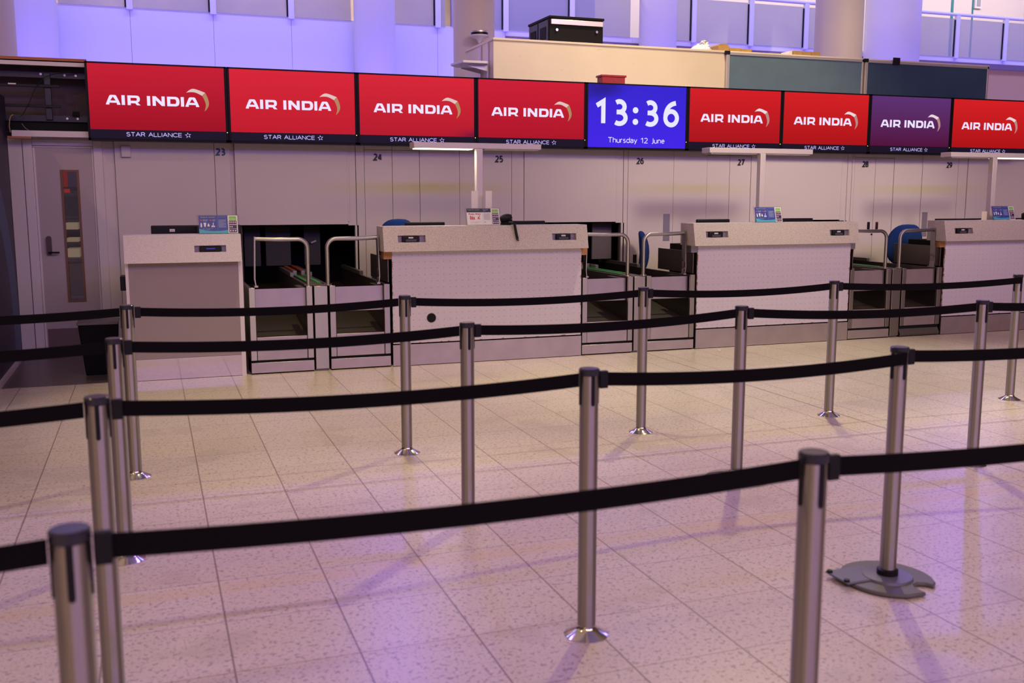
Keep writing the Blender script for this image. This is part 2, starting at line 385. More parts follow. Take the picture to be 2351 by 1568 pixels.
def perf_mat():
    m = bpy.data.materials.new('perforated_white_board'); m.use_nodes = True; t = m.node_tree; b = t.nodes['Principled BSDF']
    g = N(t, 'ShaderNodeTexCoord'); sp = N(t, 'ShaderNodeSeparateXYZ'); t.links.new(g.outputs['Object'], sp.inputs[0])
    def f(o, off): return mth(t, 'SUBTRACT', mth(t, 'FRACT', mth(t, 'DIVIDE', mth(t, 'ADD', o, off), .0615)), .5)
    fx, fz = f(sp.outputs[0], .02), f(sp.outputs[2], .025)
    d = mth(t, 'ADD', mth(t, 'MULTIPLY', fx, fx), mth(t, 'MULTIPLY', fz, fz))
    k = mth(t, 'LESS_THAN', d, .0046)
    n = N(t, 'ShaderNodeTexNoise'); n.inputs['Scale'].default_value = 14; n.inputs['Detail'].default_value = 6
    t.links.new(g.outputs['Object'], n.inputs[0])
    # chipped edges where the board is worn through
    ex = mth(t, 'MINIMUM', sp.outputs[0], mth(t, 'SUBTRACT', 1.935, sp.outputs[0]))
    ez = mth(t, 'SUBTRACT', sp.outputs[2], .215)
    e = mth(t, 'MINIMUM', ex, ez)
    chip = mth(t, 'LESS_THAN', e, mth(t, 'MULTIPLY', mth(t, 'SUBTRACT', n.outputs[0], .50), .09))
    mx = N(t, 'ShaderNodeMix', data_type='RGBA'); t.links.new(chip, mx.inputs[0]); mx.inputs[6].default_value = (.62, .57, .65, 1); mx.inputs[7].default_value = (.35, .17, .12, 1)
    m2 = N(t, 'ShaderNodeMix', data_type='RGBA'); t.links.new(k, m2.inputs[0]); t.links.new(mx.outputs[2], m2.inputs[6]); m2.inputs[7].default_value = (.33, .27, .31, 1)
    t.links.new(m2.outputs[2], b.inputs['Base Color']); b.inputs['Roughness'].default_value = .42
    return m
PERF = perf_mat()

# ---------------------------------------------------------------- the setting
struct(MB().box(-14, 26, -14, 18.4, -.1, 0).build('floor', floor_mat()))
MATF = mat('dark_vinyl', (.10, .075, .075), .35)
struct(MB().box(-1.262, -.215, 9.19, 10.93, 0, .006).build('trim_1', MATF))

W = 10.98                                           # face of the rear wall
def wall_back():
    b = MB(); g = .0025
    def pan(x0, x1, z0, z1, y=W, d=.03): b.box(x0+g, x1-g, y, y+d, z0, z1)
    top = 2.17
    pan(-.298, .673, 0, top); pan(.673, .83, 0, top); b.box(.83, .873, W+.03, W+.05, 0, top)
    for k, x in enumerate((.873, 4.121, 7.384, 10.668)):
        pan(x, x+1.185, 1.30, top, W-.012); pan(x+1.185, x+1.28, 1.287, top)
        b.box(x+1.18, x+1.20, W-.014, W-.01, 1.33, top)
        b.box(x+1.262, x+1.30, W, W+.03, 0, 1.287)
    b.box(.873, 2.058, W-.014, W-.010, 1.30, 1.335); b.box(4.121, 5.306, W-.014, W-.010, 1.30, 1.335); b.box(7.384, 8.57, W-.014, W-.010, 1.30, 1.335)
    cols = [(2.155, 2.251, 0), (2.251, 2.563, 1), (2.563, 2.875, 1), (2.875, 3.34, 0), (3.365, 3.97, 0), (3.97, 4.121, 0),
            (5.404, 5.464, 0), (5.464, 6.086, 0), (6.10, 6.555, 0), (6.555, 6.88, 1), (6.88, 7.19, 1), (7.19, 7.384, 0),
            (8.665, 8.735, 0), (8.735, 8.78, 0), (8.78, 9.115, 1), (9.115, 9.42, 1), (9.42, 9.89, 0), (9.915, 10.506, 0), (10.506, 10.668, 0), (11.95, 14.0, 0), (14, 17, 0)]
    for x0, x1, door in cols:
        if door: pan(x0, x1, 0, 2.105, W+.004); pan(x0, x1, 2.11, top)
        else: pan(x0, x1, 0, top)
    b.box(3.34, 3.365, W-.008, W+.03, 0, top); b.box(6.084, 6.10, W-.008, W+.03, 0, top); b.box(9.89, 9.915, W-.008, W+.03, 0, top)
    return struct(b.build('wall_back', WHITE))
wall_back()
b = MB()                                            # dark backing behind the joints, open at the hatches
for x0, x1, z0, z1 in ((-.3, .93, 0, 2.17), (.93, 2.12, 1.31, 2.17), (2.14, 4.16, 0, 2.17), (4.16, 5.37, 1.31, 2.17), (5.39, 7.43, 0, 2.17), (7.43, 8.64, 1.31, 2.17), (8.66, 10.72, 0, 2.17), (10.72, 17, 0, 2.17)):
    b.box(x0, x1, W+.05, W+.10, z0, z1)
struct(b.build('wall_back_core', mat('joint_shadow', (.10, .07, .09), .9)))
b = MB(); b.box(.6, 9.0, 12.3, 12.36, 0, 2.1); b.box(.6, 9.0, 11.1, 12.3, 1.9, 1.96); b.box(.55, .6, 11.1, 12.3, 0, 2.1); b.box(2.9, 2.95, 11.1, 12.3, 0, 2.1); b.box(9.0, 9.05, 11.1, 12.3, 0, 2.1)
struct(b.build('wall_baggage_room', DARK))

# bulkhead that carries the displays, with its open bay at the left end
b = MB(); b.box(-.50, 17, 10.80, 11.3, 2.15, 2.885); b.box(-1.27, -.5, 11.25, 11.3, 2.15, 2.9)
struct(b.build('wall_bulkhead', mat('bulkhead_dark', (.16, .13, .17), .8)))
struct(MB().box(-2.2, -.50, 10.84, 10.87, 2.852, 2.90).box(-2.2, -.50, 10.84, 11.25, 2.89, 2.90).build('trim_2', WHITE_TRIM))
struct(MB().box(-2.2, -.50, 10.83, 10.87, 2.90, 2.926).build('trim_3', mat('orange_edge', (.42, .13, .06), .6)))
struct(MB().box(-1.20, -.50, 10.80, 11.25, 2.175, 2.232).build('trim_4', WHITE_TRIM))
struct(MB().box(-1.24, -1.03, 10.80, 10.90, 2.155, 2.175).build('trim_5', mat('orange_edge', (.42, .13, .06), .6)))
BAY = mat('bay_back', (.10, .075, .10), .9, spec=.1)
struct(MB().box(-2.2, -.5, 11.22, 11.25, 2.2, 2.9).build('wall_bay', BAY))

# wall either side of the service door, door and frame
DW = 11.0
b = MB(); b.box(-1.262, -1.14, DW-.02, DW+.05, 0, 2.16); b.box(-.41, -.30, DW+.01, DW+.05, 0, 2.17); b.box(-1.14, -.41, DW, DW+.05, 2.13, 2.17)
struct(b.build('wall_door_side', WHITE))
b = MB(); b.box(-1.135, -1.05, DW-.015, DW+.05, 0, 2.16); b.box(-.495, -.41, DW-.015, DW+.05, 0, 2.16); b.box(-1.05, -.495, DW-.015, DW+.05, 2.10, 2.16)
b.box(-1.05, -1.028, DW+.01, DW+.05, 0, 2.08); b.box(-.515, -.495, DW+.01, DW+.05, 0, 2.08); b.box(-1.05, -.495, DW+.01, DW+.05, 2.08, 2.10)
struct(b.build('trim_6', WHITE_TRIM, bevel=.006))
door = MB().box(-1.028, -.805, DW+.02, DW+.06, .01, 2.08).box(-.648, -.515, DW+.02, DW+.06, .01, 2.08).box(-.805, -.648, DW+.02, DW+.06, 1.855, 2.08).box(-.805, -.648, DW+.02, DW+.06, .01, .55).build('door_1', mat('door_grey', (.45, .38, .40), .5))
struct(door)
for c in (('beading', MB().box(-.812, -.79, DW+.008, DW+.03, .54, 1.865).box(-.663, -.641, DW+.008, DW+.03, .54, 1.865).box(-.79, -.663, DW+.008, DW+.03, 1.845, 1.865).box(-.79, -.663, DW+.008, DW+.03, .54, .56), mat('brown_beading', (.19, .085, .04), .5)),
          ('glass_pane', MB().box(-.79, -.663, DW+.03, DW+.036, .56, 1.845), CLEAR),
          ('kick_plate', MB().box(-1.02, -.52, DW+.014, DW+.02, .06, .27), mat('kick_dark', (.16, .11, .11), .4, .5)),
          ('lock_plate', MB().prism([(-.955+.024*math.cos(a), z+.024*math.sin(a)) for z, a0 in ((1.185, 0), (1.045, math.pi)) for a in [a0+math.pi*i/8 for i in range(9)]], DW-.02, DW+.02, 'y'), mat('bronze_lock', (.10, .07, .07), .4, .6)),
          ('handle', MB().tube([(-.955, DW-.01, 1.045), (-.955, DW-.045, 1.045), (-.93, DW-.05, 1.045), (-.86, DW-.05, 1.045)], .009), BLACK)):
    c[1].build(c[0], c[2], door)
# what stands behind the door's glass strip
struct(MB().box(-1.2, -.3, 12.2, 12.25, 0, 2.2).build('wall_store', mat('store_wall', (.09, .075, .08), .9)))
t_ = thing('storage_rack', 'dark storage rack with boxes behind the glass strip of the narrow door', 'shelf', (-.8, 11.6, 0))
for x in (-1.1, -.47): box('upright', mat('rack_grey', (.10, .10, .12), .5, .3), t_, x, x+.02, 11.78, 11.8, 0, 1.65)
for z in (.55, .95, 1.10, 1.35, 1.62): box('shelf', mat('rack_grey', (.10, .10, .12), .5, .3), t_, -1.1, -.45, 11.4, 11.8, z, z+.012)
for z0, z1 in ((.562, .9), (1.40, 1.60), (1.66, 1.70)): box('crate', mat('navy_crate', (.012, .014, .03), .5), t_, -1.05, -.5, 11.42, 11.78, z0, z1)
for z0, z1 in ((.97, 1.06), (1.13, 1.17), (1.26, 1.33)): box('carton', mat('pale_carton', (.62, .52, .30), .7, emit=.12, ecol=(.9, .75, .4)), t_, -.82, -.70, 11.40, 11.7, z0, z1, bevel=.003)  # cartons have faint light put into their colour by emission
box('red_panel', mat('red_panel', (.35, .015, .015), .6, emit=.12, ecol=(.9, .03, .02)), t_, -.95, -.79, 11.62, 11.66, 1.70, 2.0)  # slight glow added to the red, though it is no lamp
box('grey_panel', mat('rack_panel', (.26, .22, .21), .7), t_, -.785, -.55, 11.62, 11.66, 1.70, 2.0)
box('red_folder', mat('red_folder', (.5, .02, .02), .5, emit=.15, ecol=(.9, .03, .02)), t_, -.92, -.76, 11.40, 11.5, 1.64, 1.68)  # folder also given a slight glow of its own

# blue hoarding on the left
def hoard_mat():
    m = bpy.data.materials.new('blue_hoarding'); m.use_nodes = True; t = m.node_tree; b_ = t.nodes['Principled BSDF']
    g = N(t, 'ShaderNodeNewGeometry'); sp = N(t, 'ShaderNodeSeparateXYZ'); t.links.new(g.outputs['Position'], sp.inputs[0])
    dy = mth(t, 'SUBTRACT', sp.outputs[1], 8.2); dz = mth(t, 'MULTIPLY', mth(t, 'SUBTRACT', sp.outputs[2], .3), 1.35)
    r = mth(t, 'SQRT', mth(t, 'ADD', mth(t, 'MULTIPLY', dy, dy), mth(t, 'MULTIPLY', dz, dz)))
    k = mth(t, 'LESS_THAN', mth(t, 'ABSOLUTE', mth(t, 'SUBTRACT', r, 2.55)), .22)
    mx = N(t, 'ShaderNodeMix', data_type='RGBA'); t.links.new(k, mx.inputs[0]); mx.inputs[6].default_value = (.018, .014, .05, 1); mx.inputs[7].default_value = (.05, .09, .22, 1)
    t.links.new(mx.outputs[2], b_.inputs['Base Color']); b_.inputs['Roughness'].default_value = .5; return m
struct(MB().box(-1.33, -1.265, 8.1, 11.02, 0, 2.56).build('wall_left', hoard_mat()))
struct(MB().box(-9, -1.335, 8.1, 8.16, 0, 2.56).build('wall_left_return', MATS.get('hoarding_navy') or mat('hoarding_navy', (.018, .014, .05), .5)))
struct(MB().box(-1.265, -1.235, 8.1, 10.9, 0, .045).build('baseboard_left', mat('skirting_mauve', (.50, .42, .46), .5)))

# upper level behind the displays
b = MB(); xs = [-3.0, -1.45, -.13, 1.18, 2.47, 3.78, 5.08, 6.38]
for x0, x1 in zip(xs, xs[1:]): b.box(x0+.0025, x1-.0025, 18.0, 18.06, 2.0, 4.66)
struct(b.build('wall_upper', CLAD))
b = MB(); xs = [6.38, 7.71, 9.0, 10.3, 11.64, 12.97, 14.3, 15.58, 16.92, 18.28, 19.6, 21]
for x0, x1 in zip(xs, xs[1:]): b.box(x0+.0025, x1-.0025, 18.0, 18.06, 4.555, 4.66)
struct(b.build('trim_parapet', CLAD))
struct(MB().box(-3, 6.4, 18.03, 18.1, 2, 4.64).box(6.38, 22, 18.12, 18.2, 2.0, 4.6).build('wall_lower_gallery', mat('mauve_plaster', (.52, .34, .14), .7, speck=(.28, .21, .17), sscale=1.6, sth=.74)))
struct(MB().box(-4, 22, 18.06, 21, 4.45, 4.55).build('floor_gallery', mat('gallery_floor', (.3, .28, .28), .6)))
struct(MB().box(-4, 8.9, 20.9, 21, 4.55, 8).build('wall_gallery_left', mat('gallery_tan', (.44, .38, .33), .8, vary=.35, vscale=.9)))
struct(MB().box(6.0, 9.2, 20.2, 20.3, 4.55, 8).build('wall_gallery_blue_light', mat('gallery_blue_light', (.10, .09, .42), .8)))  # blue gallery light painted as the colour of an added wall
struct(MB().box(9.2, 24, 20.9, 21, 4.55, 8).build('wall_gallery_right', mat('gallery_cream', (.70, .62, .56), .8)))
for i, (px0, px1) in enumerate(((2184, 2190), (2232, 2236))):
    p0, p1 = at(px0, 20, 20.88), at(px1, 20, 20.88)
    struct(MB().box(p0.x+.005, p1.x-.005, 20.885, 20.9, 4.55, 8).build('trim_gallery_%d' % (i+1), mat('teal_frame', (.02, .20, .23), .5)))
p0, p1 = at(2239, 0, 20.85), at(2253, 20, 20.85)
wn = struct(MB().box(p0.x, p1.x, 20.84, 20.9, p1.z, p1.z+1.0).build('window_1', WHITE_TRIM)); MB().box(p0.x+.05, p1.x-.05, 20.83, 20.85, p1.z+.05, p1.z+.95).build('pane', mat('grey_pane', (.3, .3, .32), .3), wn)
p0 = at(2111, 20, 20.88); struct(MB().box(p0.x, p0.x+.025, 20.86, 20.9, 4.55, 8).build('trim_gallery_3', mat('seam_dark', (.12, .08, .10), .7)))

# unseen fin, added to cut the blue line's light off the far floor
struct(MB().box(-8, 24, 9.22, 10.7, 6.0, 6.06).build('light_blocker_fin', mat('blocker_grey', (.3, .3, .32), .8)))

# ---------------------------------------------------------------- upper level things
def column(x, y, r, z0, m, label):
    t = thing('column', label, 'column', (x, y, z0))
    MB().cyl((x, y), r, z0, 8.2, 40).build('shaft', m, t)
    MB().lathe((x, y, 0), [(r+.012, z0), (r+.012, z0+.08), (r+.001, z0+.09)], 40).build('base_collar', m, t)
    return t
column(-1.95, 15, .42, 2.0, COLW, 'thick beige round column at the far left edge above the open display bay')
column(4.81, 15, .315, 2.0, COLW, 'beige round column behind the wall shelf and the alarm disc')
column(11.51, 15, .408, 2.0, COLW, 'beige round column standing behind the teal boards')
for x, lb in ((-1.56, 'blue-lit white round column above the leftmost display'), (3.86, 'blue-lit white round column between the left frosted panes'), (9.39, 'blue-lit white round column right of the black cabinet'), (14.88, 'wide blue-lit white round column right of the beige column above the teal boards')):
    r = .36 if x != 14.88 else .56
    column(x, 17.8 - r*.3, r, 2.0, COLM, lb)
# balustrade sections
GZ0, GZ1 = 4.652, 5.465
def balustrade(label, posts, x0, x1):
    t = thing('glass_balustrade', label, 'balustrade', ((x0+x1)/2, 18.0, 4.66), 'frosted glass balustrade sections of the gallery')
    ps = [x for x in posts if x0 < x < x1]
    for x in ps:
        MB().box(x-.05, x+.05, 17.94, 18.02, 4.62, 5.53).build('post', CLAD, t, bevel=.005)
        MB().box(x-.075, x-.05, 17.97, 18.0, 4.66, 5.44).build('gasket', BLACKM, t)
    ed = [x0]+ps+[x1]
    for a, c in zip(ed, ed[1:]): box('glass_panel', FROST, t, a+.05, c-.075, 17.985, 17.997, GZ0, GZ1)
    MB().tube([(x0, 17.97, 5.55), (x1, 17.97, 5.55)], .035, 14).build('handrail', CLAD, t)
PO = [-.13, 1.18, 2.47, 5.08, 6.38, 7.71, 10.33, 11.65, 12.97, 15.58, 16.92, 18.29]
balustrade('frosted balustrade above the left blue cladding, left of the slim column', PO, -1.25, 3.58)
balustrade('short frosted balustrade between the slim blue column and the beige column', PO, 4.20, 5.30)
balustrade('blue-lit frosted balustrade behind the black cabinet', PO, 5.30, 9.02)
balustrade('frosted balustrade behind the white bag and cartons', PO, 9.76, 13.5)
balustrade('frosted balustrade at the top right corner of the photo', PO, 15.35, 20.5)

# cream office box with boards
OX0, OX1, OY0, OY1, OZ = 4.27, 12.43, 12.5, 13.7, 3.62
t = struct(MB().box(OX0, OX1, OY0, OY1, 0, OZ-.03).box(OX0-.01, OX1+.01, OY0-.012, OY1, OZ-.03, OZ).build('wall_office', CREAM, bevel=.004))
for x0, x1, lb in ((7.70, 10.03, 'lighter teal felt pinboard fixed left on the cream partition'), (10.06, 12.40, 'dimmer teal felt pinboard at the right end of the cream partition')):
    t = thing('pinboard', lb, 'pinboard', ((x0+x1)/2, 12.48, 2.6), 'teal pinboards on the cream partition')
    box('felt', TEAL if x0 < 9 else mat('dim_teal_felt', (.05, .085, .15), .95, spec=.1, vary=.08, vscale=3), t, x0+.05, x1-.03, 12.465, 12.487, 2.6, 3.56)  # the spot's falloff is painted into the right board's felt colour
    MB().box(x0, x0+.05, 12.455, 12.487, 2.6, 3.6).box(x1-.03, x1, 12.455, 12.487, 2.6, 3.6).box(x0, x1, 12.455, 12.487, 3.56, 3.6).build('frame', ALU, t, bevel=.004)
    MB().box(x0-.02, x0+.05, 12.45, 12.49, 3.57, 3.615).build('corner_cap', BLACK, t)
MB().box(10.55, 10.67, 12.435, 12.452, 3.55, 3.65).build('board_clip', BLACK) ; tag(bpy.data.objects['board_clip'], 'small black clip on the top edge of the dimmer pinboard', 'clip')
# wall shelf on the office side
t = thing('wall_shelf', 'white wall shelf on slotted uprights on the end of the cream partition', 'shelf', (4.27, 12.9, 3.0))
MB().prism([(3.83, 12.95), (3.88, 12.56), (4.22, 12.56), (4.245, 12.7), (4.245, 13.1), (3.95, 13.1)], 3.30, 3.33, 'z').build('board', WHITE_TRIM, t, bevel=.003)
for y in (12.68, 12.98):
    MB().box(4.245, 4.26, y-.015, y+.015, 2.9, 3.58).build('upright', ALU, t)
    MB().prism([(4.245, 3.29), (3.98, 3.29), (3.98, 3.275), (4.245, 3.22)], y-.006, y+.006, 'y').build('bracket', ALU, t)
t = thing('alarm_disc', 'white and black round alarm unit hanging on the beige column', 'alarm', (4.72, 14.45, 3.90))
MB().lathe((4.72, 14.45, 0), [(.02, 3.845), (.05, 3.90), (.135, 3.935), (.142, 3.955)], 28).build('dome', WHITE_TRIM, t)
MB().lathe((4.72, 14.45, 0), [(.126, 3.955), (.126, 3.99)], 28).build('band', BLACK, t)
MB().lathe((4.72, 14.45, 0), [(.13, 3.99), (.13, 4.012)], 28).build('lid', ALU, t)
MB().box(4.70, 4.74, 14.5, 14.70, 3.995, 4.01).build('arm', ALU, t)
MB().tube([(4.73, 14.45, 3.86), (4.77, 14.4, 3.80), (4.74, 14.5, 3.70), (4.75, 14.68, 3.62)], .008, 8).build('cable', mat('red_cable', (.3, .03, .03), .5), t)
# server cabinet
t = thing('equipment_cabinet', 'black metal equipment cabinet on top of the cream partition', 'cabinet', (5.5, 12.95, OZ))
cb = mat('cabinet_black', (.008, .007, .008), .5, spec=.12)
box('body', cb, t, 5.11, 5.89, 12.66, 13.42, OZ, 3.94, bevel=.006)
box('top_cover', cb, t, 5.10, 5.90, 12.64, 13.44, 3.94, 3.97, bevel=.004)
box('front_strip', mat('satin_strip', (.75, .70, .66), .3, .8), t, 5.125, 5.875, 12.63, 12.66, 3.86, 3.925, bevel=.003)
for x in (5.21, 5.79): MB().lathe((x, 12.655, 3.79), [(.018, -.018), (.022, 0)], 16, 'y').build('screw', CHROME, t)
for y in (12.70, 13.06): box('side_panel', mat('cabinet_side', (.03, .03, .045), .35), t, 5.095, 5.112, y, y+.32, OZ+.02, 3.92)
for y in (12.75, 13.11): box('vent', BLACKM, t, 5.088, 5.098, y, y+.2, OZ+.06, 3.84)
# plastic bag
rb = random.Random(3); me = bpy.data.meshes.new('x'); b = MB(); n = 26
prof = [(.01, 0), (.15, 0), (.165, .03), (.13, .06), (.09, .08), (.06, .10), (.05, .115), (.045, .14), (.02, .16), (.003, .165)]
b.lathe((7.45, 12.75, OZ), prof, n)
for v in b.v:
    h = v.z-OZ
    v.x += (rb.random()-.5)*.05*(h > .01) + max(0, h-.06)*.55; v.y += (rb.random()-.5)*.05*(h > .01); v.z += (rb.random()-.5)*.022*(h > .02)
tag(b.build('plastic_bag', mat('white_plastic_bag', (.85, .82, .82), .3), ang=.2), 'crumpled white plastic bag on the cream partition top', 'bag')
def carton(x0, x1, y0, y1, h, lb, flap=True):
    t = thing('cardboard_box', lb, 'box', ((x0+x1)/2, (y0+y1)/2, OZ), 'cardboard boxes on the cream partition')
    box('body', CARD, t, x0, x1, y0, y1, OZ, OZ+h, bevel=.003)
    if flap: MB().prism([(x0, OZ+h), (x0+.04, OZ+h+.03), (x1-.03, OZ+h+.035), (x1, OZ+h)], y0+.02, y1-.02, 'y').build('flap', CARD, t)
    return t
carton(7.66, 7.84, 12.62, 12.9, .085, 'leftmost cardboard box with open flaps beside the white bag')
carton(7.845, 8.03, 12.62, 12.9, .065, 'middle cardboard box of the three beside the white bag', False)
carton(8.035, 8.21, 12.62, 12.9, .060, 'rightmost cardboard box of the three beside the white bag', False)
for i, (x0, lb) in enumerate(((8.92, 'left'), (9.075, 'middle'), (9.23, 'right'))): carton(x0, x0+.15, 12.62, 12.9, .075, '%s cardboard box of the low row left of the beige column' % lb, False)
tag(MB().prism([(8.83, OZ), (8.91, OZ), (8.91, OZ+.08), (8.86, OZ+.07)], 12.65, 12.85, 'y').build('paper_sheet', PAPER), 'white folded sheet at the left end of the low carton row', 'paper')
# red alarm cabinet on the bulkhead
t = thing('red_box', 'small red metal box above the clock display', 'box', (5.2, 10.9, 2.885))
box('body', REDBOX, t, 5.05, 5.345, 10.86, 11.0, 2.885, 2.985, bevel=.003)
box('lid', REDBOX, t, 5.035, 5.36, 10.85, 11.01, 2.985, 3.008, bevel=.003)
MB().lathe((5.21, 10.858, 2.945), [(.006, -.008), (.006, .005)], 12, 'y').build('lock', CHROME, t)

# ---------------------------------------------------------------- displays
def screen_mat(name, top, bot, hot=None, shade=None, k=1):
    m = bpy.data.materials.new(name); m.use_nodes = True; t = m.node_tree; t.nodes.clear()
    g = N(t, 'ShaderNodeTexCoord'); sp = N(t, 'ShaderNodeSeparateXYZ'); t.links.new(g.outputs['Generated'], sp.inputs[0])
    mx = N(t, 'ShaderNodeMix', data_type='RGBA'); t.links.new(sp.outputs[2], mx.inputs[0]); mx.inputs[6].default_value = (*bot, 1); mx.inputs[7].default_value = (*top, 1)
    src = mx.outputs[2]
    if shade:
        n = N(t, 'ShaderNodeTexNoise'); n.inputs['Scale'].default_value = 1.7; t.links.new(g.outputs['Generated'], n.inputs[0])
        dx = mth(t, 'SUBTRACT', sp.outputs[0], shade[0]); dz = mth(t, 'SUBTRACT', sp.outputs[2], shade[1])
        r = mth(t, 'SQRT', mth(t, 'ADD', mth(t, 'MULTIPLY', dx, dx), mth(t, 'MULTIPLY', dz, dz)))
        mr = N(t, 'ShaderNodeMapRange', interpolation_type='SMOOTHSTEP'); mr.inputs[1].default_value = 0; mr.inputs[2].default_value = .33; mr.inputs[3].default_value = .75; mr.inputs[4].default_value = 0
        t.links.new(mth(t, 'ADD', r, mth(t, 'MULTIPLY', mth(t, 'SUBTRACT', n.outputs[0], .5), .5)), mr.inputs[0])
        m2 = N(t, 'ShaderNodeMix', data_type='RGBA'); t.links.new(mr.outputs[0], m2.inputs[0]); t.links.new(src, m2.inputs[6]); m2.inputs[7].default_value = (*shade[2], 1); src = m2.outputs[2]
    em = N(t, 'ShaderNodeEmission'); em.inputs[1].default_value = k; t.links.new(src, em.inputs[0])
    gl = N(t, 'ShaderNodeBsdfGlossy'); gl.inputs[0].default_value = (.008, .008, .008, 1); gl.inputs['Roughness'].default_value = .3
    ad = N(t, 'ShaderNodeAddShader'); t.links.new(em.outputs[0], ad.inputs[0]); t.links.new(gl.outputs[0], ad.inputs[1])
    o = N(t, 'ShaderNodeOutputMaterial'); t.links.new(ad.outputs[0], o.inputs[0]); return m
REDS = [screen_mat('screen_red_dim', (.56, .010, .026), (.34, .004, .014)), screen_mat('screen_red', (.68, .016, .030), (.52, .010, .022)), screen_mat('screen_red_stain', (.68, .016, .030), (.46, .009, .022), shade=(1.0, .02, (.07, .005, .04))),
        screen_mat('screen_red_mid', (.60, .010, .028), (.42, .006, .018)), screen_mat('screen_red_b', (.66, .012, .018), (.40, .006, .010)), screen_mat('screen_red_c', (.66, .014, .018), (.42, .006, .008))]
PURP = screen_mat('screen_purple', (.11, .032, .17), (.085, .006, .045))
CLK = screen_mat('screen_blue', (.035, .018, .62), (.055, .018, .80), shade=(.15, 1.0, (.014, .008, .16)))
BAND = screen_mat('screen_dark_band', (.012, .006, .018), (.010, .007, .018))
def emi(name, c, k=1):
    m = bpy.data.materials.new(name); m.use_nodes = True; b_ = m.node_tree.nodes['Principled BSDF']; b_.inputs['Base Color'].default_value = (0, 0, 0, 1)
    b_.inputs['Emission Color'].default_value = (*c, 1); b_.inputs['Emission Strength'].default_value = k; return m
LETW = emi('screen_letters', (.84, .76, 1.0)); LETV = emi('screen_small_letters', (.55, .47, .98)); LETC = emi('clock_letters', (.78, .78, 1.0))
SWW = emi('swoosh_pale', (.72, .52, .48)); SWP = emi('swoosh_white', (.82, .66, .70)); SWG = emi('swoosh_gold', (.42, .22, .09)); SWG2 = emi('swoosh_rose', (.45, .24, .22))

def air_india(word):
    L = []
    def put(ls, dx): L.extend([[(p[0]+dx, p[1]) for p in l] for l in ls])
    A = [[(0, 0)] + bez((0, .06), (.16, .42), (.36, .86)) + bez((.36, .86), (.43, 1), (.56, 1)) + bez((.94, 1), (1.07, 1), (1.14, .86)) + bez((1.14, .86), (1.36, .42), (1.5, .06)) + [(1.5, 0), (1.15, 0), (1.13, .2), (.37, .2), (.35, 0)],
         [(.46, .42), (1.04, .42)] + bez((1.04, .42), (.9, .62), (.77, .80), 4) + [(.73, .80)] + bez((.73, .80), (.6, .62), (.46, .42), 4)]
    I = [[(0, 0), (.34, 0), (.34, 1), (0, 1)]]
    Rr = [[(0, 0), (0, 1), (.95, 1)] + bez((.95, 1), (1.31, 1), (1.31, .64)) + bez((1.31, .64), (1.31, .36), (1.05, .29)) + [(1.36, 0), (.98, 0), (.80, .2), (.33, .2), (.33, 0)],
          [(.33, .46), (.33, .76), (.88, .76)] + bez((.88, .76), (.99, .76), (.99, .61), 4) + bez((.99, .61), (.99, .46), (.88, .46), 4)]
    Nn = [[(0, 0), (0, 1), (.36, 1), (.97, .42), (.97, 1), (1.31, 1), (1.31, 0), (.97, 0), (.34, .60), (.34, 0)]]
    D = [[(0, 0), (0, 1), (.85, 1)] + bez((.85, 1), (1.33, 1), (1.33, .5)) + bez((1.33, .5), (1.33, 0), (.85, 0)),
         [(.34, .25), (.34, .75), (.78, .75)] + bez((.78, .75), (.98, .75), (.98, .5)) + bez((.98, .5), (.98, .25), (.78, .25))]
    for g, dx in (((A, 0), (I, 1.65), (Rr, 2.26)), ((I, 4.32), (Nn, 4.9), (D, 6.46), (I, 7.94), (A, 8.42)))[word]: put(g, dx)
    return loops(L)
def star():
    L = []
    for k in range(5):
        a = math.pi/2 + k*2*math.pi/5
        def P(r, da): return (r*math.cos(a+da), r*math.sin(a+da))
        L.append([P(1.08, .12), P(.46, .66), P(.50, -.40)])
    return loops(L)
ME_AI, ME_ST = [air_india(0), air_india(1)], star()
SP, SZ0, SZ1, SY = 1.3265, 2.147, 2.897, 10.72
BEZEL = mat('display_bezel', (.004, .004, .007), .4, spec=.15)
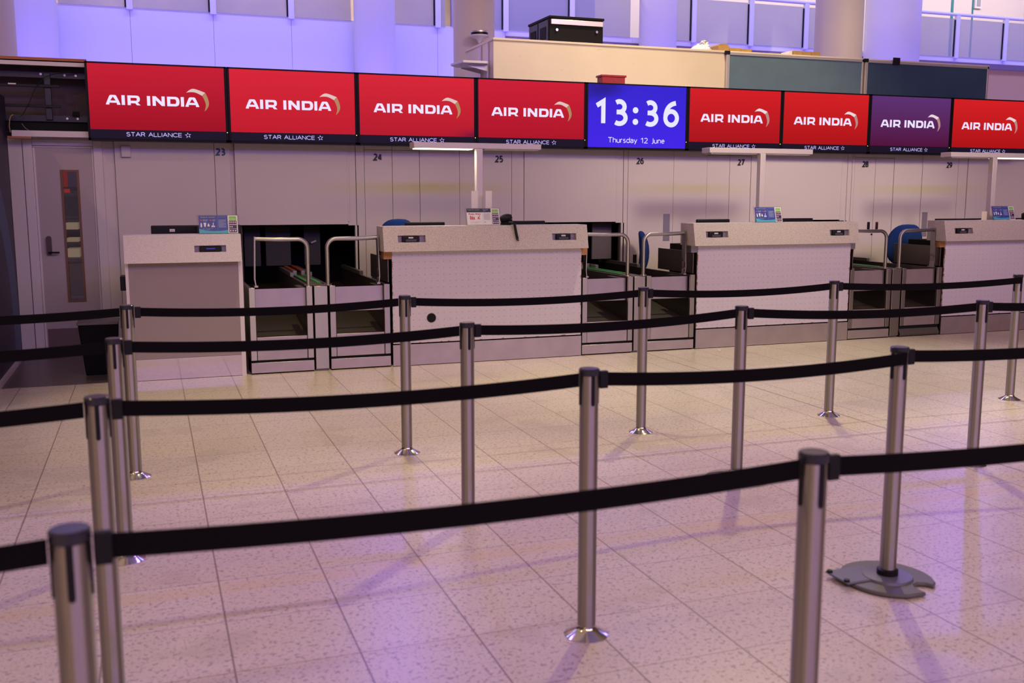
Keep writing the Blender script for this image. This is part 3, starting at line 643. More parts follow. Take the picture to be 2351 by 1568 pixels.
def display(i, kind, m, lb, gold=None):
    x0 = -.516 + i*SP; x1 = x0+SP-.004
    t = thing('display_screen', lb, 'screen', ((x0+x1)/2, SY, SZ0), 'displays in the row above the check-in desks')
    fr = MB().box(x0, x1, SY+.006, SY+.075, SZ0, SZ1).box(x0, x0+.022, SY, SY+.02, SZ0, SZ1).box(x1-.025, x1, SY, SY+.02, SZ0, SZ1).box(x0, x1, SY, SY+.02, SZ1-.016, SZ1).box(x0, x1, SY, SY+.02, SZ0, SZ0+.022)
    fr.build('bezel', BEZEL, t)
    MB().box(x0+.2, x0+1.1, SY+.075, SY+.085, 2.3, 2.7).build('wall_mount', BLACK, t)
    a, c = x0+.022, x1-.025
    MB().lathe((x1-.012, SY-.001, 2.245), [(.0045, -.001), (.0045, .002)], 8, 'y').build('power_light', YEL, t)
    if kind == 'clock':
        box('panel', m, t, a, c, SY+.003, SY+.007, SZ0+.022, SZ1-.016)
        stext('13:36', 4.885-4.790+x0, 6.002-4.790+x0, 2.415, 2.724, SY+.0015, 'time_lettering', LETC, t, sw=.175, sp=.36)
        stext('Thursday 12 June', 5.068-4.790+x0, 5.809-4.790+x0, 2.222, 2.286, SY+.0015, 'date_lettering', LETC, t, sw=.12, sp=.17)
        return t
    box('panel', m, t, a, c, SY+.003, SY+.007, 2.253, SZ1-.016)
    box('lower_band', BAND, t, a, c, SY+.003, SY+.0065, SZ0+.022, 2.253)
    d = x0+.516
    for me_ in ME_AI: flat(me_.copy(), -.341+d, .531+d, 2.492, 2.585, SY+.0015, 'airline_lettering', LETW, t, bb=(0, 9.92, 0, 1))
    stext('STAR ALLIANCE', -.171+d, .353+d, 2.189, 2.231, SY+.0015, 'alliance_lettering', LETV, t, sw=.135, sp=.17, split=True)
    flat(ME_ST.copy(), .380+d, .440+d, 2.185, 2.239, SY+.0015, 'alliance_emblem', LETV, t)
    u = .0881; ox, oz = -.341+d, 2.492
    U = lambda p: (ox+p[0]*u, oz+p[1]*.0925)
    top = [U(q) for q in bez((8.55, 1.49), (9.0, 1.93), (9.35, 1.92)) + [(9.36, 1.92)] + bez((9.36, 1.92), (9.7, 1.88), (10.6, 1.54)) + [(10.26, 1.2)] + bez((10.26, 1.2), (9.6, 1.58), (9.25, 1.56)) + bez((9.25, 1.56), (8.9, 1.58), (8.55, 1.49))]
    gd = [U(q) for q in [(10.28, 1.18), (10.62, 1.52)] + bez((10.62, 1.52), (11.0, .80), (10.98, .38)) + bez((10.98, .38), (10.95, -.05), (10.45, -.46)) + bez((10.45, -.46), (10.68, .1), (10.62, .34)) + bez((10.62, .34), (10.58, .65), (10.28, 1.18))]
    for nm, ls, mm in (('swoosh', top, SWW if gold else SWP), ('swoosh_tail', gd, SWG if gold else SWG2)):
        MB().prism(ls, SY+.0008, SY+.0025, 'y').build(nm, mm, t, smooth=False)
    return t
display(0, 'ad', REDS[0], 'leftmost red airline display, beside the open cable bay', True)
display(1, 'ad', REDS[1], 'red airline display second from the left, above the first baggage hatch', True)
display(2, 'ad', REDS[2], 'red airline display with a dark stain at its lower right corner', True)
display(3, 'ad', REDS[3], 'red airline display directly left of the blue clock display', True)
display(4, 'clock', CLK, 'blue display with the white time 13:36 and the date')
display(5, 'ad', REDS[4], 'red airline display directly right of the blue clock display')
display(6, 'ad', REDS[5], 'red airline display directly left of the purple one')
display(7, 'ad', PURP, 'purple airline display, the only faded one in the row')
display(8, 'ad', REDS[5], 'red airline display at the right edge of the photo')

# mount left open in the bay
t = thing('display_mount', 'bare black display mount in the open bay left of the displays', 'mount', (-.9, 11.0, 2.232))
NAVY = mat('mount_navy', (.010, .010, .022), .4)
box('upper_rail', NAVY, t, -2.0, -.5, 11.02, 11.06, 2.755, 2.81); box('lower_rail', NAVY, t, -2.0, -.5, 11.02, 11.06, 2.335, 2.395)
box('upright', NAVY, t, -.905, -.845, 10.99, 11.02, 2.35, 2.80, bevel=.004)
for z in (2.672, 2.478): box('cross_bar', BLACK, t, -2.0, -.765, 10.965, 10.99, z-.012, z+.014, bevel=.003)
box('cable_tray', BLACKM, t, -2.0, -.52, 11.05, 11.15, 2.232, 2.335)
for x, z in ((-.715, 2.785), (-.615, 2.785), (-.715, 2.367), (-.62, 2.367), (-.93, 2.79), (-.89, 2.367)): MB().lathe((x, 11.02, z), [(.011, -.006), (.013, 0)], 12, 'y').build('bolt', ALU, t)
box('sticker', PAPER, t, -1.22, -1.15, 10.962, 10.966, 2.678, 2.69)
tag(MB().box(-.665, -.60, 10.97, 11.02, 2.395, 2.435).build('media_box', BLACKM), 'small black media box on the lower rail of the bare mount', 'media box')
b = MB(); b.tube([at(x, y, 10.94) for x, y in ((195, 159), (160, 165), (125, 170), (105, 176), (90, 190), (78, 208), (68, 235), (55, 258), (47, 268))], .004, 8)
tag(b.build('cable', BLACK), 'long black cable looping down across the bare mount', 'cable')
b = MB(); b.tube([at(x, y, 10.94) for x, y in ((198, 212), (185, 222), (172, 238), (168, 252), (164, 266))], .0035, 8)
tag(b.build('cable', mat('maroon_cable', (.08, .01, .02), .5)), 'short dark red cable beside the leftmost display', 'cable')
b = MB(); b.tube([at(x, y, 10.93) for x, y in ((31, 263), (25, 266), (22, 274), (21, 290), (24, 304))], .006, 8).tube([at(x, y, 10.93) for x, y in ((50, 284), (58, 294), (66, 299))], .003, 6)
tag(b.build('cable', mat('yellowed_cable', (.35, .25, .13), .5)), 'pale yellowed cable hanging at the left end of the bay', 'cable')

# ---------------------------------------------------------------- wall fittings
def number(s, x, z, m, lb):
    p = thing('desk_number', lb, 'number', (x, W, z), 'desk numbers on the rear wall')
    stext(s, x-.05, x+.052, z-.040, z+.040, W-.002, 'digits', m, p, sw=.22, sp=.22); return p
for s, x, z, m, what in (('23', .734, 2.062, NUMT, 'teal number 23 on the wall panel left of the first hatch'), ('24', 2.40, 2.031, NUM, 'dark number 24 on the cupboard door right of the first hatch'), ('25', 3.814, 2.027, NUM, 'dark number 25 on the wall left of the second hatch'),
    ('26', 5.622, 2.026, NUM, 'dark number 26 on the wall beneath the clock display'), ('27', 7.038, 2.026, NUM, 'dark number 27 on the cupboard door left of the third hatch'), ('28', 8.945, 2.024, NUM, 'dark number 28 on the cupboard door right of the third hatch'), ('29', 10.346, 2.027, NUM, 'dark number 29 on the wall near the right edge')): number(s, x, z, m, what)
t = thing('wall_box', 'white square junction box on the wall beside the narrow door', 'junction box', (-.185, W, 1.995))
box('housing', WHITE_TRIM, t, -.232, -.142, W-.035, W, 1.995, 2.107, bevel=.006); box('back_plate', WHITE, t, -.236, -.138, W-.006, W+.0, 1.991, 2.111)
for x, lb in ((5.955, 'steel push plate on the wall below number 26'), (9.93, 'steel push plate behind the rightmost blue chair')):
    t = thing('push_plate', lb, 'push plate', (x+.045, W, 1.06), 'push plates on the doors')
    box('plate', mat('satin_plate', (.46, .43, .52), .35, .7), t, x, x+.088, W-.006, W-.001, 1.06, 1.39)
    for dx in (.012, .076):
        for z in (1.075, 1.375): MB().lathe((x+dx, W-.006, z), [(.004, -.003), (.005, 0)], 8, 'y').build('screw', GALV, t)
for x, m, lb in ((9.045, BLACK, 'black flush pull on the left cupboard door under number 28'), (9.18, mat('red_pull', (.16, .02, .02), .4), 'red and black flush pull on the right cupboard door under number 28')):
    t = thing('flush_pull', lb, 'handle', (x, W, 1.16), 'flush pulls on the cupboard doors')
    box('cup', m, t, x-.02, x+.02, W-.006, W+.002, 1.15, 1.265, bevel=.003); box('grip', BLACKM, t, x-.012, x+.014, W-.009, W-.005, 1.17, 1.25)
tag(MB().lathe((9.10, W-.004, 1.10), [(.011, -.006), (.011, .004)], 14, 'y').build('lock', BLACK), 'small round lock under the black flush pull', 'lock')

# rubber flaps and gear in the hatches
t = thing('flap_curtain', 'black rubber strip curtain in the first baggage hatch', 'curtain', (1.5, 11.3, 0))
fl = mat('rubber_flap', (.016, .014, .022), .6)
for x0, x1 in ((.97, 1.14), (1.20, 1.47), (1.62, 1.80)): box('flap', fl, t, x0, x1, 11.30+.02*(x0 > 1.1), 11.315+.02*(x0 > 1.1), .84, 1.9)
tg = MB().box(-.03, .03, -.002, .002, -.009, .009).xf(Matrix.Translation((1.72, 11.28, 1.10)) @ Matrix.Rotation(R(-22), 4, 'Y')); tg.build('tag', GALV, t)
t = thing('flap_curtain', 'black rubber strip curtain in the second baggage hatch', 'curtain', (4.8, 11.3, 0))
for x0, x1 in ((4.2, 4.55), (4.62, 4.98)): box('flap', fl, t, x0, x1, 11.30, 11.315, .84, 1.9)
box('side_panel', mat('grey_panel', (.12, .10, .11), .6), t, 5.10, 5.36, 11.20, 11.23, .84, 1.28)

# ---------------------------------------------------------------- check-in desks
DY = 9.16
def holed_front(b, x0, x1, top, bot, holes, depth):
    """sloping counter face with real recesses; top/bot are (y, z)"""
    xs = sorted({x0, x1, *[h[0] for h in holes], *[h[1] for h in holes]}); zs = sorted({0, 1, *[h[2] for h in holes], *[h[3] for h in holes]})
    def P(x, v, d=0): return (x, bot[0]+(top[0]-bot[0])*v+d, bot[1]+(top[1]-bot[1])*v)
    for i in range(len(xs)-1):
        for j in range(len(zs)-1):
            xm, zm = (xs[i]+xs[i+1])/2, (zs[j]+zs[j+1])/2
            if any(h[0] < xm < h[1] and h[2] < zm < h[3] for h in holes): continue
            b.add([P(xs[i], zs[j]), P(xs[i+1], zs[j]), P(xs[i+1], zs[j+1]), P(xs[i], zs[j+1])], [(0, 1, 2, 3)])
    for h in holes:
        q = [(h[0], h[2]), (h[1], h[2]), (h[1], h[3]), (h[0], h[3])]
        for k in range(4):
            a, c = q[k], q[(k+1) % 4]
            b.add([P(*a), P(*c), P(*c, depth), P(*a, depth)], [(3, 2, 1, 0)])
        b.add([P(*p, depth) for p in q], [(0, 1, 2, 3)])
    return b
def counter(t, m, x0, x1, z0, z1, ytop, ybot, yback, holes, name='counter_top'):
    b = MB(); holed_front(b, x0, x1, (ytop, z1), (ybot, z0), holes, .05)
    A = [(x0, ytop, z1), (x1, ytop, z1), (x1, yback, z1), (x0, yback, z1), (x0, ybot, z0), (x1, ybot, z0), (x1, yback, z0), (x0, yback, z0)]
    b.add(A, [(0, 1, 2, 3), (7, 6, 5, 4), (2, 6, 7, 3), (0, 3, 7, 4), (1, 5, 6, 2)])
    o = b.build(name, m, t); return o
def printer(t, x0, x1, z0, z1, off=.0):
    box('ticket_slot', mat('slot_lining', (.30, .26, .36), .35, .3), t, x0, x1, 9.112, 9.118, z0, z1)
    a, c = x0+.045+off, x1-.055
    o = MB().box(a, c, 9.082, 9.116, z0+.002, z1-.008).build('printer', BLACK, t, bevel=.008)
    m = (a+c)/2
    box('printer_label', mat('printer_label', (.55, .55, .62), .5), o, m-.025, m+.02, 9.079, 9.083, z1-.028, z1-.014)
    box('printer_mouth', mat('printer_mouth', (.06, .055, .08), .4), o, m-.05, m+.05, 9.078, 9.083, z0+.006, z0+.028)
def desk(X, lb, wood=True):
    Wd = 1.935
    t = thing('check_in_desk', lb, 'desk', (X, DY, 0), 'check-in desks')
    box('carcass', BLACKM, t, X+.01, X+Wd-.01, DY+.02, DY+.62, .01, 1.09)
    box('front_panel', PERF, t, X, X+Wd, DY, DY+.018, .218, 1.094)
    box('kick_plate', STEEL_PLATE, t, X-.004, X+Wd+.004, DY-.006, DY+.014, .006, .206)
    hs = [(X+.135-.095, X+.40-.095+.0, .36, .64), (X+1.585, X+1.84, .36, .64)]
    counter(t, SPECK, X-.097, X+Wd+.028, 1.095, 1.325, 9.10, 9.05, 9.36, hs)
    printer(t, X+.04, X+.305, 1.178, 1.242); printer(t, X+1.585, X+1.84, 1.178, 1.242)
    box('side_panel', STEEL_DARK, t, X-.034, X-.022, 9.20, 9.97, .80, 1.032, bevel=.002)
    for x in (X-.075, X+Wd-.005): box('support_block', WOOD if wood else GALV, t, x, x+.075, 9.17, 9.30, 1.02, 1.094)
    return t
d2 = desk(2.12, 'perforated white check-in desk with a round cable hole, second from the left')
MB().lathe((2.495, DY-.001, .452), [(.043, -.001), (.043, .003)], 28, 'y').build('cable_hole', BLACKM, d2)
MB().lathe((2.495, DY-.001, .452), [(.043, -.0018), (.047, -.0015), (.048, .002), (.043, .003)], 28, 'y', False).build('hole_rim', mat('rim_brown', (.25, .19, .17), .6), d2)
desk(5.385, 'perforated white check-in desk below number 27, third from the left', False)
desk(8.65, 'check-in desk at the right edge of the photo, below number 29')
# plain desk at the left
t = thing('check_in_desk', 'plain taupe check-in desk at the left with a white frame and mirror kick panel', 'desk', (-.21, DY, 0), 'check-in desks')
box('carcass', BLACKM, t, -.19, .74, DY+.02, DY+.6, .01, 1.03)
box('front_panel', TAUPE, t, -.19, .725, DY, DY+.02, .19, 1.036)
for x0, x1 in ((-.215, -.19), (.725, .762)): box('edge_strip', PANEL, t, x0, x1, DY-.004, DY+.5, 0, 1.036)
box('kick_plate', mat('mirror_steel', (.80, .72, .76), .06, 1), t, -.19, .725, DY+.004, DY+.02, .004, .188)
hs = [(.357, .622, .36, .60)]
o = counter(t, SPECKL, -.215, .752, 1.036, 1.274, 9.10, 9.05, 9.36, hs)
box('ticket_slot', mat('slot_lining', (.30, .26, .36), .35, .3), t, .357, .622, 9.112, 9.118, 1.122, 1.180)
pr = MB().box(.40, .585, 9.082, 9.116, 1.124, 1.172).build('printer', BLACK, t, bevel=.008)
box('printer_mouth', mat('blue_glow', (.02, .02, .2), .3, emit=.25, ecol=(.1, .1, 1)), pr, .455, .53, 9.078, 9.083, 1.146, 1.156)
box('cash_tray', BLACK, t, -.262, -.215, 9.25, 9.45, .79, .915, bevel=.006)

# ---------------------------------------------------------------- baggage conveyors
def conveyor(X, wd, lb, dark=False):
    t = thing('baggage_conveyor', lb, 'conveyor', (X, DY, 0), 'baggage intake conveyors')
    a, c = X, X+wd
    for x0 in (a, c-.054): MB().box(x0, x0+.054, DY, DY+.03, .128, .79).build('front_post', STEEL, t, bevel=.003)
    for x0, sgn in ((a, 0), (c-.03, 1)):
        MB().box(x0, x0+.03, DY+.03, 11.5, .13, .785).build('side_rail', STEEL_DARK, t, bevel=.002)
        MB().box(x0-.004, x0+.034, 10.42, 11.5, .785, .825).build('raised_rail', GALV, t, bevel=.002)
    MB().prism([(DY+.055, .545), (DY+.06, .545), (DY+.065, .772), (DY+.06, .772)], a+.054, c-.054, 'x').build('upper_plate', STEEL_PLATE, t)
    box('inner_panel', STEEL_DARK, t, c-.11, c-.054, DY+.09, DY+.4, .55, .77)
    box('lower_plate', STEEL_PLATE, t, a+.058, c-.058, DY+.008, DY+.02, .128, .338, bevel=.002)
    MB().prism([(DY+.03, .30), (DY+.9, .44), (11.6, .62), (11.6, .60), (DY+.9, .42), (DY+.03, .28)], a+.03, c-.03, 'x').build('conveyor_belt', mat('belt_rubber', (.035, .028, .02), .6), t)
    if dark: MB().prism([(DY-.01, .03), (DY+.03, .105), (DY+.06, .105), (DY+.06, .01), (DY, .01)], a, c, 'x').build('kick_plate', STEEL_DARK, t)
    else: box('kick_plate', STEEL_PLATE, t, a, c, DY+.0, DY+.02, .012, .106, bevel=.002)
    box('plinth', BLACKM, t, a, c, DY+.022, DY+.3, .0, .13)
    return t
def divider(X, wd, lb):
    t = thing('conveyor_divider', lb, 'divider', (X, DY, 0), 'steel dividers between conveyor pairs')
    box('front_plate', STEEL, t, X, X+wd, DY, DY+.02, .02, .788, bevel=.003)
    box('body', STEEL_DARK, t, X, X+wd, DY+.02, 11.5, .0, .776)
    box('top_plate', mat('divider_top', (.10, .085, .075), .45, .4), t, X, X+wd, DY+.02, 11.5, .776, .788)
    for x in (X+.0, X+wd-.036):
        box('green_strip', GREEN, t, x, x+.036, 9.52, 10.55, .788, .794)
        box('red_strip', RED, t, x, x+.036, 10.66, 11.5, .82, .835)
        box('steel_step', GALV, t, x-.002, x+.038, 10.56, 10.66, .788, .833, bevel=.002)
    return t
names = ['left desk', 'perforated desk with the cable hole', 'desk below number 27']
for k, bx in enumerate((.808, 4.072, 7.337)):
    conveyor(bx, .565, 'steel baggage conveyor immediately right of the %s' % ['plain taupe desk', 'desk with the round cable hole', 'desk below number 27'][k])
    divider(bx+.581, .122, 'narrow steel divider with green strips, %s' % ['right of the taupe desk', 'right of the desk with the round cable hole', 'at the right side of the photo'][k])
    conveyor(bx+.722, .565, 'steel baggage conveyor immediately left of the %s' % ['desk with the round cable hole', 'desk below number 27', 'rightmost desk, with a dark kick plate'][k], k == 2)
def handrail(x, sgn, lb):
    t = thing('handrail', lb, 'handrail', (x, 9.25, .788), 'bent steel handrails beside the conveyors')
    r = .085; pts = [(x, 9.25, .788), (x, 9.25, 1.0), (x, 9.25, 1.215-r)]
    pts += [(x+sgn*(r-r*math.cos(a)), 9.25, 1.215-r+r*math.sin(a)) for a in [math.pi/2*i/8 for i in range(1, 9)]]
    pts += [(x+sgn*.28, 9.25, 1.215), (x+sgn*.465, 9.25, 1.222)]
    MB().tube(pts, .0195, 16).build('tube', STEEL, t)
    MB().lathe((x, 9.25, 0), [(.038, .788), (.038, .793), (.024, .798)], 18).build('flange', STEEL, t)
    for dx, dy in ((.03, 0), (-.03, 0), (0, -.03)): MB().lathe((x+dx, 9.25+dy, 0), [(.006, .793), (.005, .80)], 8).build('bolt', CHROME, t)
    e = x+sgn*.465
    MB().add([(e, 9.215, 1.242), (e, 9.29, 1.242), (e+sgn*.012, 9.215, .86), (e+sgn*.012, 9.29, .86), (e+sgn*.004, 9.215, .80), (e+sgn*.004, 9.29, .80),
              (e+sgn*.008, 9.215, 1.242), (e+sgn*.008, 9.29, 1.242), (e+sgn*.02, 9.215, .86), (e+sgn*.02, 9.29, .86), (e+sgn*.012, 9.215, .80), (e+sgn*.012, 9.29, .80)],
             [(0, 1, 3, 2), (2, 3, 5, 4), (6, 8, 9, 7), (8, 10, 11, 9), (0, 2, 8, 6), (2, 4, 10, 8), (1, 7, 9, 3), (3, 9, 11, 5), (0, 6, 7, 1), (4, 5, 11, 10)]).build('end_plate', STEEL, t, smooth=False)
    MB().box(e-.02 if sgn < 0 else e-.01, e+.02 if sgn > 0 else e+.01, 9.21, 9.30, .788, .802).build('foot', STEEL, t)
for k, (xa, xb) in enumerate(((1.352, 1.532), (4.615, 4.797), (7.88, 8.075))):
    w_ = ['taupe desk', 'desk with the round cable hole', 'desk below number 27'][k]; v_ = ['desk with the round cable hole', 'desk below number 27', 'rightmost desk'][k]
    handrail(xa, -1, 'bent steel handrail reaching left towards the %s' % w_); handrail(xb, 1, 'bent steel handrail reaching right towards the %s' % v_)

# ---------------------------------------------------------------- counter lamps
LAMPM = mat('lamp_housing', (.62, .56, .57), .42, .2)
def lamp(cx, lb, lit):
    t = thing('counter_lamp', lb, 'lamp', (cx, 9.5, 1.09), 'tall lamps standing on the desks')
    box('post', LAMPM, t, cx-.033, cx+.033, 9.47, 9.54, 1.10, 2.066, bevel=.004)
    box('foot', LAMPM, t, cx-.08, cx+.08, 9.44, 9.57, 1.0915, 1.105, bevel=.003)
    box('housing', LAMPM, t, cx-.66, cx+.66, 9.49, 9.66, 2.066, 2.122, bevel=.005)
    for s in (-1, 1):
        x0, x1 = (cx-.635, cx-.06) if s < 0 else (cx+.06, cx+.635)
        on = s in lit
        box('diffuser', LEDW if on else mat('unlit_diffuser', (.5, .46, .44), .5), t, x0, x1, 9.505, 9.64, 2.056, 2.066, bevel=.003)
    return t
lamp(3.09, 'tall counter lamp with its left tube lit, on the desk with the cable hole', (-1,))
lamp(6.352, 'tall unlit counter lamp on the desk below number 27', ())
lamp(9.62, 'tall counter lamp at the right edge with its right tube lit', (1,))
area('lamp_glow_a', (2.74, 9.57, 2.05), (2.74, 9.57, 0), .55, 5, (1, .85, .6), .1)
area('lamp_glow_b', (9.96, 9.57, 2.05), (9.96, 9.57, 0), .55, 5, (1, .85, .6), .1)

# ---------------------------------------------------------------- leaflets and things on the counters
LB = mat('leaflet_blue', (.035, .055, .33), .35); LT = mat('leaflet_teal', (.05, .36, .55), .35); LG = mat('leaflet_green', (.20, .50, .08), .35)
LN = mat('leaflet_navy', (.03, .012, .10), .35); LR = mat('leaflet_red', (.55, .05, .06), .35); LWH = mat('leaflet_white', (.75, .72, .74), .4); LTX = mat('leaflet_text', (.30, .36, .62), .4); LGY = mat('leaflet_grey', (.42, .42, .44), .4); LY = mat('leaflet_lime', (.38, .50, .20), .4)
def leaflet(x, z, lb, white=False):
    """two cards standing in a leaning acrylic holder; x is the left end, z the counter top"""
    z += .002
    t = thing('leaflet_holder', lb, 'leaflet', (x+.17, 9.22, z), 'security leaflets in acrylic holders')
    tl = Matrix.Translation((0, 9.20, z)) @ Matrix.Rotation(R(-17), 4, 'X') @ Matrix.Translation((0, -9.20, -z))
    T = lambda p: tl @ p
    def bx(nm, m, a, c, d, e, y0, y1): return MB().box(x+a, x+c, y0, y1, z+d, z+e).xf(tl).build(nm, m, t, smooth=False)
    bx('acrylic_holder', CLEAR, -.015, .345, 0, .175, 9.206, 9.210)
    MB().box(x-.015, x+.345, 9.19, 9.29, z, z+.004).build('holder_foot', CLEAR, t)
    Y = 9.1985
    bx('main_card', LWH if white else LB, 0, .245, .004, .165, 9.200, 9.204); bx('side_card', LWH, .247, .33, .004, .165, 9.200, 9.204)
    def rect(nm, m, a, c, d, e, y=0): return bx(nm, m, a, c, d, e, Y-y, Y+.0015)
    if not white:
        w_ = MB()
        w_.prism([(x, z+.004), (x+.245, z+.004), (x+.245, z+.032)] + [(x+.245*(1-i/10), z+.016+.016*(1-i/10)**2+.030*(i/10)**3) for i in range(11)], Y, Y+.001, 'y')
        w_.xf(tl).build('wave', LT, t, smooth=False)
        text('Ready for security?', x+.018, x+.14, z+.142, z+.156, Y, 'headline', LY, t, bold=.01, tilt=T)
        text('Passenger rights', x+.165, x+.235, z+.146, z+.155, Y, 'headline', LTX, t, tilt=T)
        rect('divider_line', LTX, .158, .1592, .03, .15)
        b = MB()
        for i in range(13): b.box(x+.166, x+.232-(.02 if i % 5 == 4 else 0), Y, Y+.001, z+.125-i*.0057, z+.1275-i*.0057)
        for a in (.034, .115):
            for i in range(3): b.box(x+a, x+a+(.045 if a < .1 else .03)-.004*i, Y, Y+.001, z+.126-i*.006, z+.1288-i*.006)
        b.xf(tl).build('small_print', LTX, t, smooth=False)
        b = MB()
        for cx in (.02, .10): b.lathe((x+cx, Y, z+.122), [(.008, 0), (.008, .001)], 14, 'y')
        b.xf(tl).build('red_mark', LR, t)
        b = MB(); b.prism([(x+.014, z+.06), (x+.026, z+.06), (x+.026, z+.085), (x+.022, z+.099), (x+.017, z+.099), (x+.014, z+.085)], Y, Y+.001, 'y')
        b.prism([(x+.046, z+.062), (x+.056, z+.062), (x+.063, z+.10), (x+.039, z+.10)], Y, Y+.001, 'y'); b.prism([(x+.072, z+.066), (x+.090, z+.066), (x+.089, z+.08), (x+.081, z+.097), (x+.073, z+.08)], Y, Y+.001, 'y')
        b.prism([(x+.117, z+.072), (x+.123, z+.072), (x+.126, z+.10), (x+.119, z+.10)], Y, Y+.001, 'y')
        for s in (-1, 1): b.lathe((x+.12+s*.008, Y, z+.066), [(.0075, 0), (.0075, .001)], 12, 'y')
        b.xf(tl).build('pictogram', LWH, t, smooth=False)
        text('You may need to put\nthem in luggage', x+.028, x+.118, z+.036, z+.050, Y, 'footline', LY, t, tilt=T)
    else:
        rect('header_band', mat('header_dark', (.015, .015, .05), .4), 0, .245, .128, .165)
        text('Prepare for security', x+.012, x+.13, z+.145, z+.157, Y-.001, 'headline', LY, t, bold=.01, tilt=T)
        text('Passenger\nrights', x+.165, x+.22, z+.136, z+.160, Y-.001, 'headline', LTX, t, bold=.01, tilt=T)
        rect('divider_line', LGY, .160, .1612, .012, .124)
        b = MB()
        for cx in (.025, .095): b.lathe((x+cx, Y, z+.112), [(.007, 0), (.007, .001)], 14, 'y')
        for i in range(3): b.box(x+.036, x+.075, Y, Y+.001, z+.108+i*.0045-.004, z+.11+i*.0045-.004); b.box(x+.104, x+.14, Y, Y+.001, z+.108+i*.0045-.004, z+.11+i*.0045-.004)
        for k in range(3): b.prism([(x+.03+k*.017, z+.055), (x+.043+k*.017, z+.055), (x+.043+k*.017, z+.085-k*.004), (x+.036+k*.017, z+.098-k*.006), (x+.03+k*.017, z+.085-k*.004)], Y, Y+.001, 'y')
        b.prism([(x+.105, z+.062), (x+.113, z+.058), (x+.132, z+.095), (x+.128, z+.098)], Y, Y+.001, 'y'); b.prism([(x+.125, z+.058), (x+.133, z+.062), (x+.112, z+.08), (x+.106, z+.077)], Y, Y+.001, 'y')
        b.xf(tl).build('red_pictogram', LR, t, smooth=False)
        b = MB()
        for i in range(12): b.box(x+.17, x+.235, Y, Y+.001, z+.116-i*.0057, z+.118-i*.0057)
        b.box(x+.172, x+.186, Y, Y+.001, z+.026, z+.035)
        b.xf(tl).build('small_print', LGY, t, smooth=False)
        text('You may need to put\nthem in luggage', x+.028, x+.138, z+.022, z+.038, Y, 'footline', LGY, t, bold=.008, tilt=T)
    rect('green_header', LG, .257, .32, .118, .157); text('Prohibited', x+.262, x+.31, z+.126, z+.138, Y-.0005, 'side_headline', LWH, t, tilt=T)
    rect('navy_block', LN, .255, .322, .044, .115); rect('navy_block', LN, .255, .322, .010, .040)
    b = MB()
    for r_ in range(3):
        for k in range(4 if r_ < 2 else 2): b.lathe((x+.265+k*.0158, Y-.0008, z+.103-r_*.021), [(.0058, 0), (.0058, .001)], 12, 'y')
    for k in range(3): b.lathe((x+.267+k*.021, Y-.0008, z+.025), [(.0068, 0), (.0068, .001)], 12, 'y')
    b.xf(tl).build('item_icons', mat('icon_pink', (.75, .55, .58), .4), t)
    return t
leaflet(.41, 1.274, 'blue security leaflet standing on the plain taupe desk')
leaflet(2.878, 1.325, 'white security leaflet with red pictures on the desk with the cable hole', True)
leaflet(6.115, 1.325, 'blue security leaflet on the desk below number 27')
leaflet(9.385, 1.325, 'blue security leaflet on the rightmost desk')
# sheets taped to the lamp post, small card
for x0, x1, lb in ((2.965, 3.03, 'narrow white sheet left of the lit lamp post'), (3.11, 3.175, 'narrow white sheet right of the lit lamp post')):
    t = thing('paper_sheet', lb, 'paper', ((x0+x1)/2, 9.43, 1.325), 'white sheets beside the lamp post')
    MB().box(x0, x1, 9.35, 9.352, 1.325, 1.655).build('sheet', PAPER, t); b = MB()
    for i in range(5): b.box(x1-.03 if x0 < 3 else x0+.004, x1-.008 if x0 < 3 else x0+.02, 9.3485, 9.3495, 1.36+i*.012+(.07 if i > 3 else 0), 1.364+i*.012+(.07 if i > 3 else 0))
    b.build('print', mat('print_red', (.4, .14, .10), .6), t)
tag(MB().box(9.295, 9.375, 9.30, 9.302, 1.325, 1.425).box(9.295, 9.375, 9.302, 9.34, 1.325, 1.328).build('card', mat('cream_card', (.75, .66, .52), .6)), 'small blank cream card left of the rightmost leaflet', 'card')
# monitors behind the counters (their tops show)
def monitor(x0, x1, top, lb, y=9.52, base=1.09):
    t = thing('monitor', lb, 'monitor', ((x0+x1)/2, y, base), 'computer monitors behind the counters')
    cx = (x0+x1)/2
    base += .0015
    MB().box(x0, x1, y-.02, y+.02, base+.05, top).build('casing', BLACK, t, bevel=.010, seg=3)
    box('screen', mat('dead_screen', (.01, .01, .014), .15), t, x0+.012, x1-.012, y+.02, y+.022, base+.065, top-.015)
    box('stem', BLACK, t, cx-.025, cx+.025, y-.045, y-.02, base+.01, base+.16); box('foot', BLACK, t, cx-.09, cx+.09, y-.08, y+.06, base, base+.012, bevel=.004)
    return t
m1 = monitor(.012, .797, 1.342, 'wide black monitor back with a white sticker behind the taupe desk', 9.58, 1.03)
box('sticker', PAPER, m1, .17, .215, 9.558, 9.561, 1.285, 1.31); box('sticker_print', LGY, m1, .176, .209, 9.557, 9.559, 1.29, 1.296)
MB().lathe((.40, 9.56, 1.30), [(.03, -.003), (.03, .002)], 24, 'y').build('emblem', mat('emblem_black', (.004, .004, .006), .2), m1)
monitor(2.338, 2.738, 1.353, 'black monitor right of the leftmost blue chair')
monitor(3.38, 3.80, 1.357, 'black monitor behind the handset on the desk with the cable hole')
monitor(5.568, 5.975, 1.357, 'black monitor at the left end of the desk below number 27')
monitor(6.46, 7.06, 1.360, 'black monitor right of the leaflet on the desk below number 27')
monitor(8.815, 9.40, 1.340, 'black monitor at the left end of the rightmost desk')
